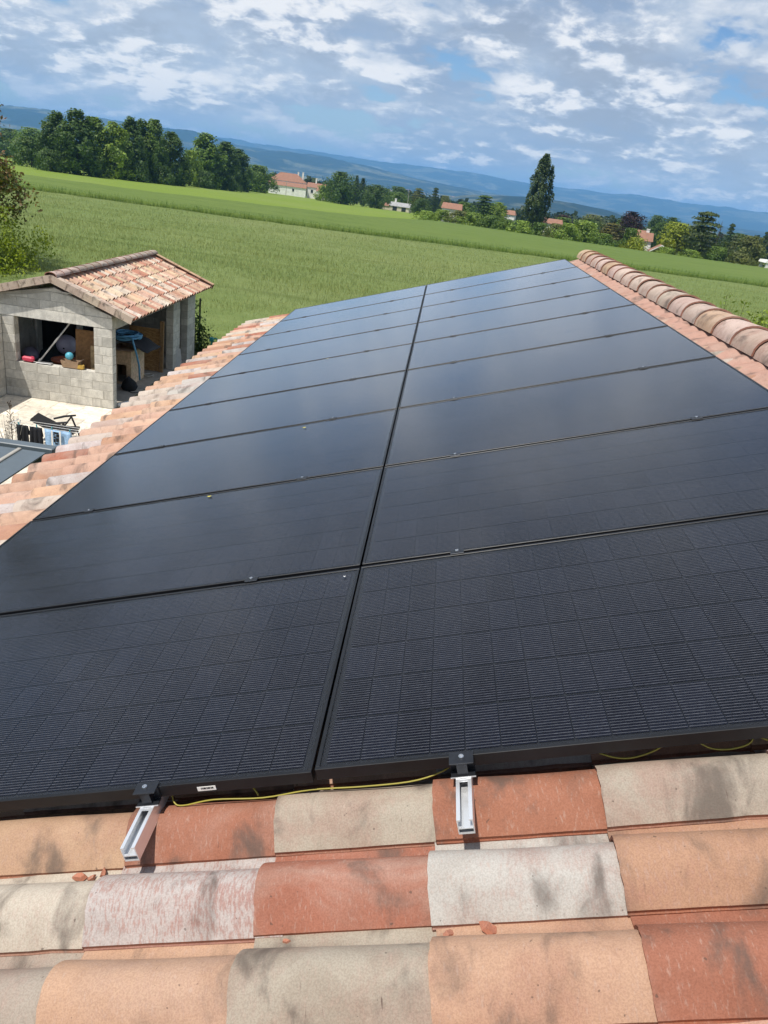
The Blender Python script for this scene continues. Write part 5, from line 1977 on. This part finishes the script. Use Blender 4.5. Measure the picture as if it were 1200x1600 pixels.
zf = float(gz(252))
building('tiled_house', 'red tiled house among bushes left of the yellow green tree', (60.0, 250, zf), R(-12), [(-3.3, 2.8, 0, 6, 3.4, 2.4, 0.2, 'limewash', 'far_roof'), (-2.0, 1.2, 3, 8, 4.6, 1.6, 0.6, 'limewash', 'far_roof')], [(-0.5, 0, 1.3, 1.2, 1.2, 'f')], [(1.2, 4.5, 4.6, 6.6)])
zf = float(gz(241))
gbl = thing('gabled_annexe', 'small annexe with pale gable edge below the red tiled house', 'building', (63.9, 241, zf), (0, 0, R(-8)))
m = MB()
m.prism([(-2.6, -1), (-2.6, 0.9), (0, 2.5), (2.9, 0.9), (2.9, -1)], 'y', 0.2, 6)
m.build('wall', 'far_roof', gbl)
m = MB()
m.prism([(-3.2, 0.85), (0, 2.95), (3.4, 0.80), (3.4, 0.60), (0, 2.72), (-3.2, 0.66)], 'y', -0.1, 6.2)
m.build('roof', 'far_roof', gbl)
m = MB()
m.prism([(-3.25, 0.88), (0, 2.99), (3.45, 0.83), (3.45, 0.55), (0, 2.68), (-3.25, 0.60)], 'y', -0.35, -0.102)
m.build('verge', 'limewash', gbl)
zf = float(gz(226))
m = MB()
pv = thing('pavilion', 'cream garden pavilion cut by the right picture border', 'building', (90.3, 226, zf))
m.prism([(-2.9, 2.2), (-2.6, 2.9), (2.6, 2.9), (2.9, 2.2)], 'y', -2.6, 2.6)
m.build('roof', 'limewash', pv)
for x in (-2.1, 2.1):
    for y in (-2.1, 2.1):
        m = MB()
        m.prism([(x - .55, -0.5), (x - .30, 2.19), (x + .30, 2.19), (x + .55, -0.5)], 'y', y - .3, y + .3)
        m.build('pillar', 'limewash', pv)
# poles and white fence by the farmhouse
for (x, y, h, lab) in ((-84.6, 431, 8.0, 'thin wooden utility pole in front of the white farmhouse'), (-21.5, 455, 11.5, 'thin wooden pole right of the grey barn'), (-107.5, 425, 11, 'thin pole at the right end of the tall tree row')):
    m = MB()
    m.tube([(0, 0, -0.3), (0, 0, h)], [0.16, 0.10], 8)
    m.box(-0.7, 0.7, -0.06, 0.06, h - 0.6, h - 0.45)
    tag(m.build('utility_pole', 'zinc_bar', None, (x, y, float(gz(y)))), lab, 'pole', 'utility poles')
wf = thing('white_fence', 'low white fence left of the white farmhouse', 'fence', (-121, 500, float(gz(500))))
for k in range(9):
    m = MB()
    m.box(k * 1.1 - 0.06, k * 1.1 + 0.06, -.06, .06, -0.3, 2.0)
    m.build('post', 'limewash', wf)
for z in (0.7, 1.5):
    m = MB()
    m.box(-.05, 8.9, -.11, -.07, z, z + .22)
    m.build('rail', 'limewash', wf)


# ------------------------------------------------------------------ far woods and town in the valley
def woods(name, n, d0, d1, per, leaf, label, seed, h0, h1, thr):
    r = np.random.default_rng(seed)
    d = d0 * np.exp(r.random(n * 3) * math.log(d1 / d0))
    a = np.radians(r.uniform(-40, 38, n * 3))
    x, y = d * np.sin(a), d * np.cos(a)
    k = (fbm(x * 0.004 + 3, y * 0.0022 + 7, seed, 4) > thr)
    k &= ~((x < -3) & (y < 640))
    x, y = x[k][:n], y[k][:n]
    h = r.uniform(h0, h1, len(x))
    rad = h * r.uniform(0.28, 0.5, len(x))
    z = gz(y)
    u = r.normal(size=(len(x), per, 3))
    u /= np.linalg.norm(u, axis=2)[:, :, None]
    u *= (0.55 + 0.45 * r.random((len(x), per)))[:, :, None]
    P = u * np.stack([rad, rad, h * 0.5], -1)[:, None, :] + np.stack([x, y, z + h * 0.5], -1)[:, None, :]
    sz = np.repeat(rad * leaf, per)
    v = leaf_verts(P.reshape(-1, 3), sz, 0.8, 0.0, seed)
    o = put(name, np_mesh(name, v, 4, 'foliage'), color=(0.034, 0.056, 0.022))
    tag(o, label, 'woods', None, 'stuff')


woods('distant_woods', 1300, 560, 1400, 80, 0.62, 'dark woods and hedges on the slope below the village', 5, 8, 16, 0.46)
woods('valley_woods', 5200, 1400, 6500, 22, 1.05, 'dark green tree belts across the far valley floor', 6, 10, 20, 0.49)
r = np.random.default_rng(8)
m_v, m_f = [], []
cnt = 0
mb = MB()
for k in range(520):
    d = 1500 * math.exp(r.random() * math.log(4.2))
    a = R(r.normal() * 7 + 2)
    if fbm(np.array(d * math.sin(a) * 0.002), np.array(d * math.cos(a) * 0.002), 44) < 0.47:
        continue
    x, y = d * math.sin(a), d * math.cos(a)
    s = r.uniform(5, 11)
    t = s * r.uniform(.8, 2.0)
    z = float(gz(y))
    h = r.uniform(4, 9)
    mb.box(x - t, x + t, y - s, y + s, z - 1, z + h, 0)
    mb.add([(x - t - .5, y - s - .5, z + h), (x + t + .5, y - s - .5, z + h), (x + t + .5, y + s + .5, z + h), (x - t - .5, y + s + .5, z + h), (x - t, y, z + h + 3), (x + t, y, z + h + 3)],
           [(0, 1, 5, 4), (2, 3, 4, 5), (1, 2, 5), (3, 0, 4)], 1)
o = put('distant_town', mesh('distant_town', mb.v, mb.f, ['limewash', 'far_roof'], False, mb.m))
tag(o, 'pale scattered houses of the town in the far valley', 'town', None, 'stuff')

# ------------------------------------------------------------------ haze in the air of the valley
m = MB()
m.box(-18500, 18500, -6000, 18500, -76, 300)
hz = m.mesh('haze', 'black_void')
hm = bpy.data.materials.new('valley_air')
hm.use_nodes = True
hg = NT(hm.node_tree)
hg.n.remove(hg.n['Principled BSDF'])
pv_ = hg.n.new('ShaderNodeVolumePrincipled')
pv_.inputs['Color'].default_value = (0.24, 0.54, 1.0, 1)
pv_.inputs['Density'].default_value = 0.95e-4
pv_.inputs['Anisotropy'].default_value = 0.0
hg.l.new(pv_.outputs[0], hg.n['Material Output'].inputs['Volume'])
hz.materials.clear()
hz.materials.append(hm)
tag(put('haze', hz), 'thin blue haze filling the valley air', 'haze', None, 'stuff')
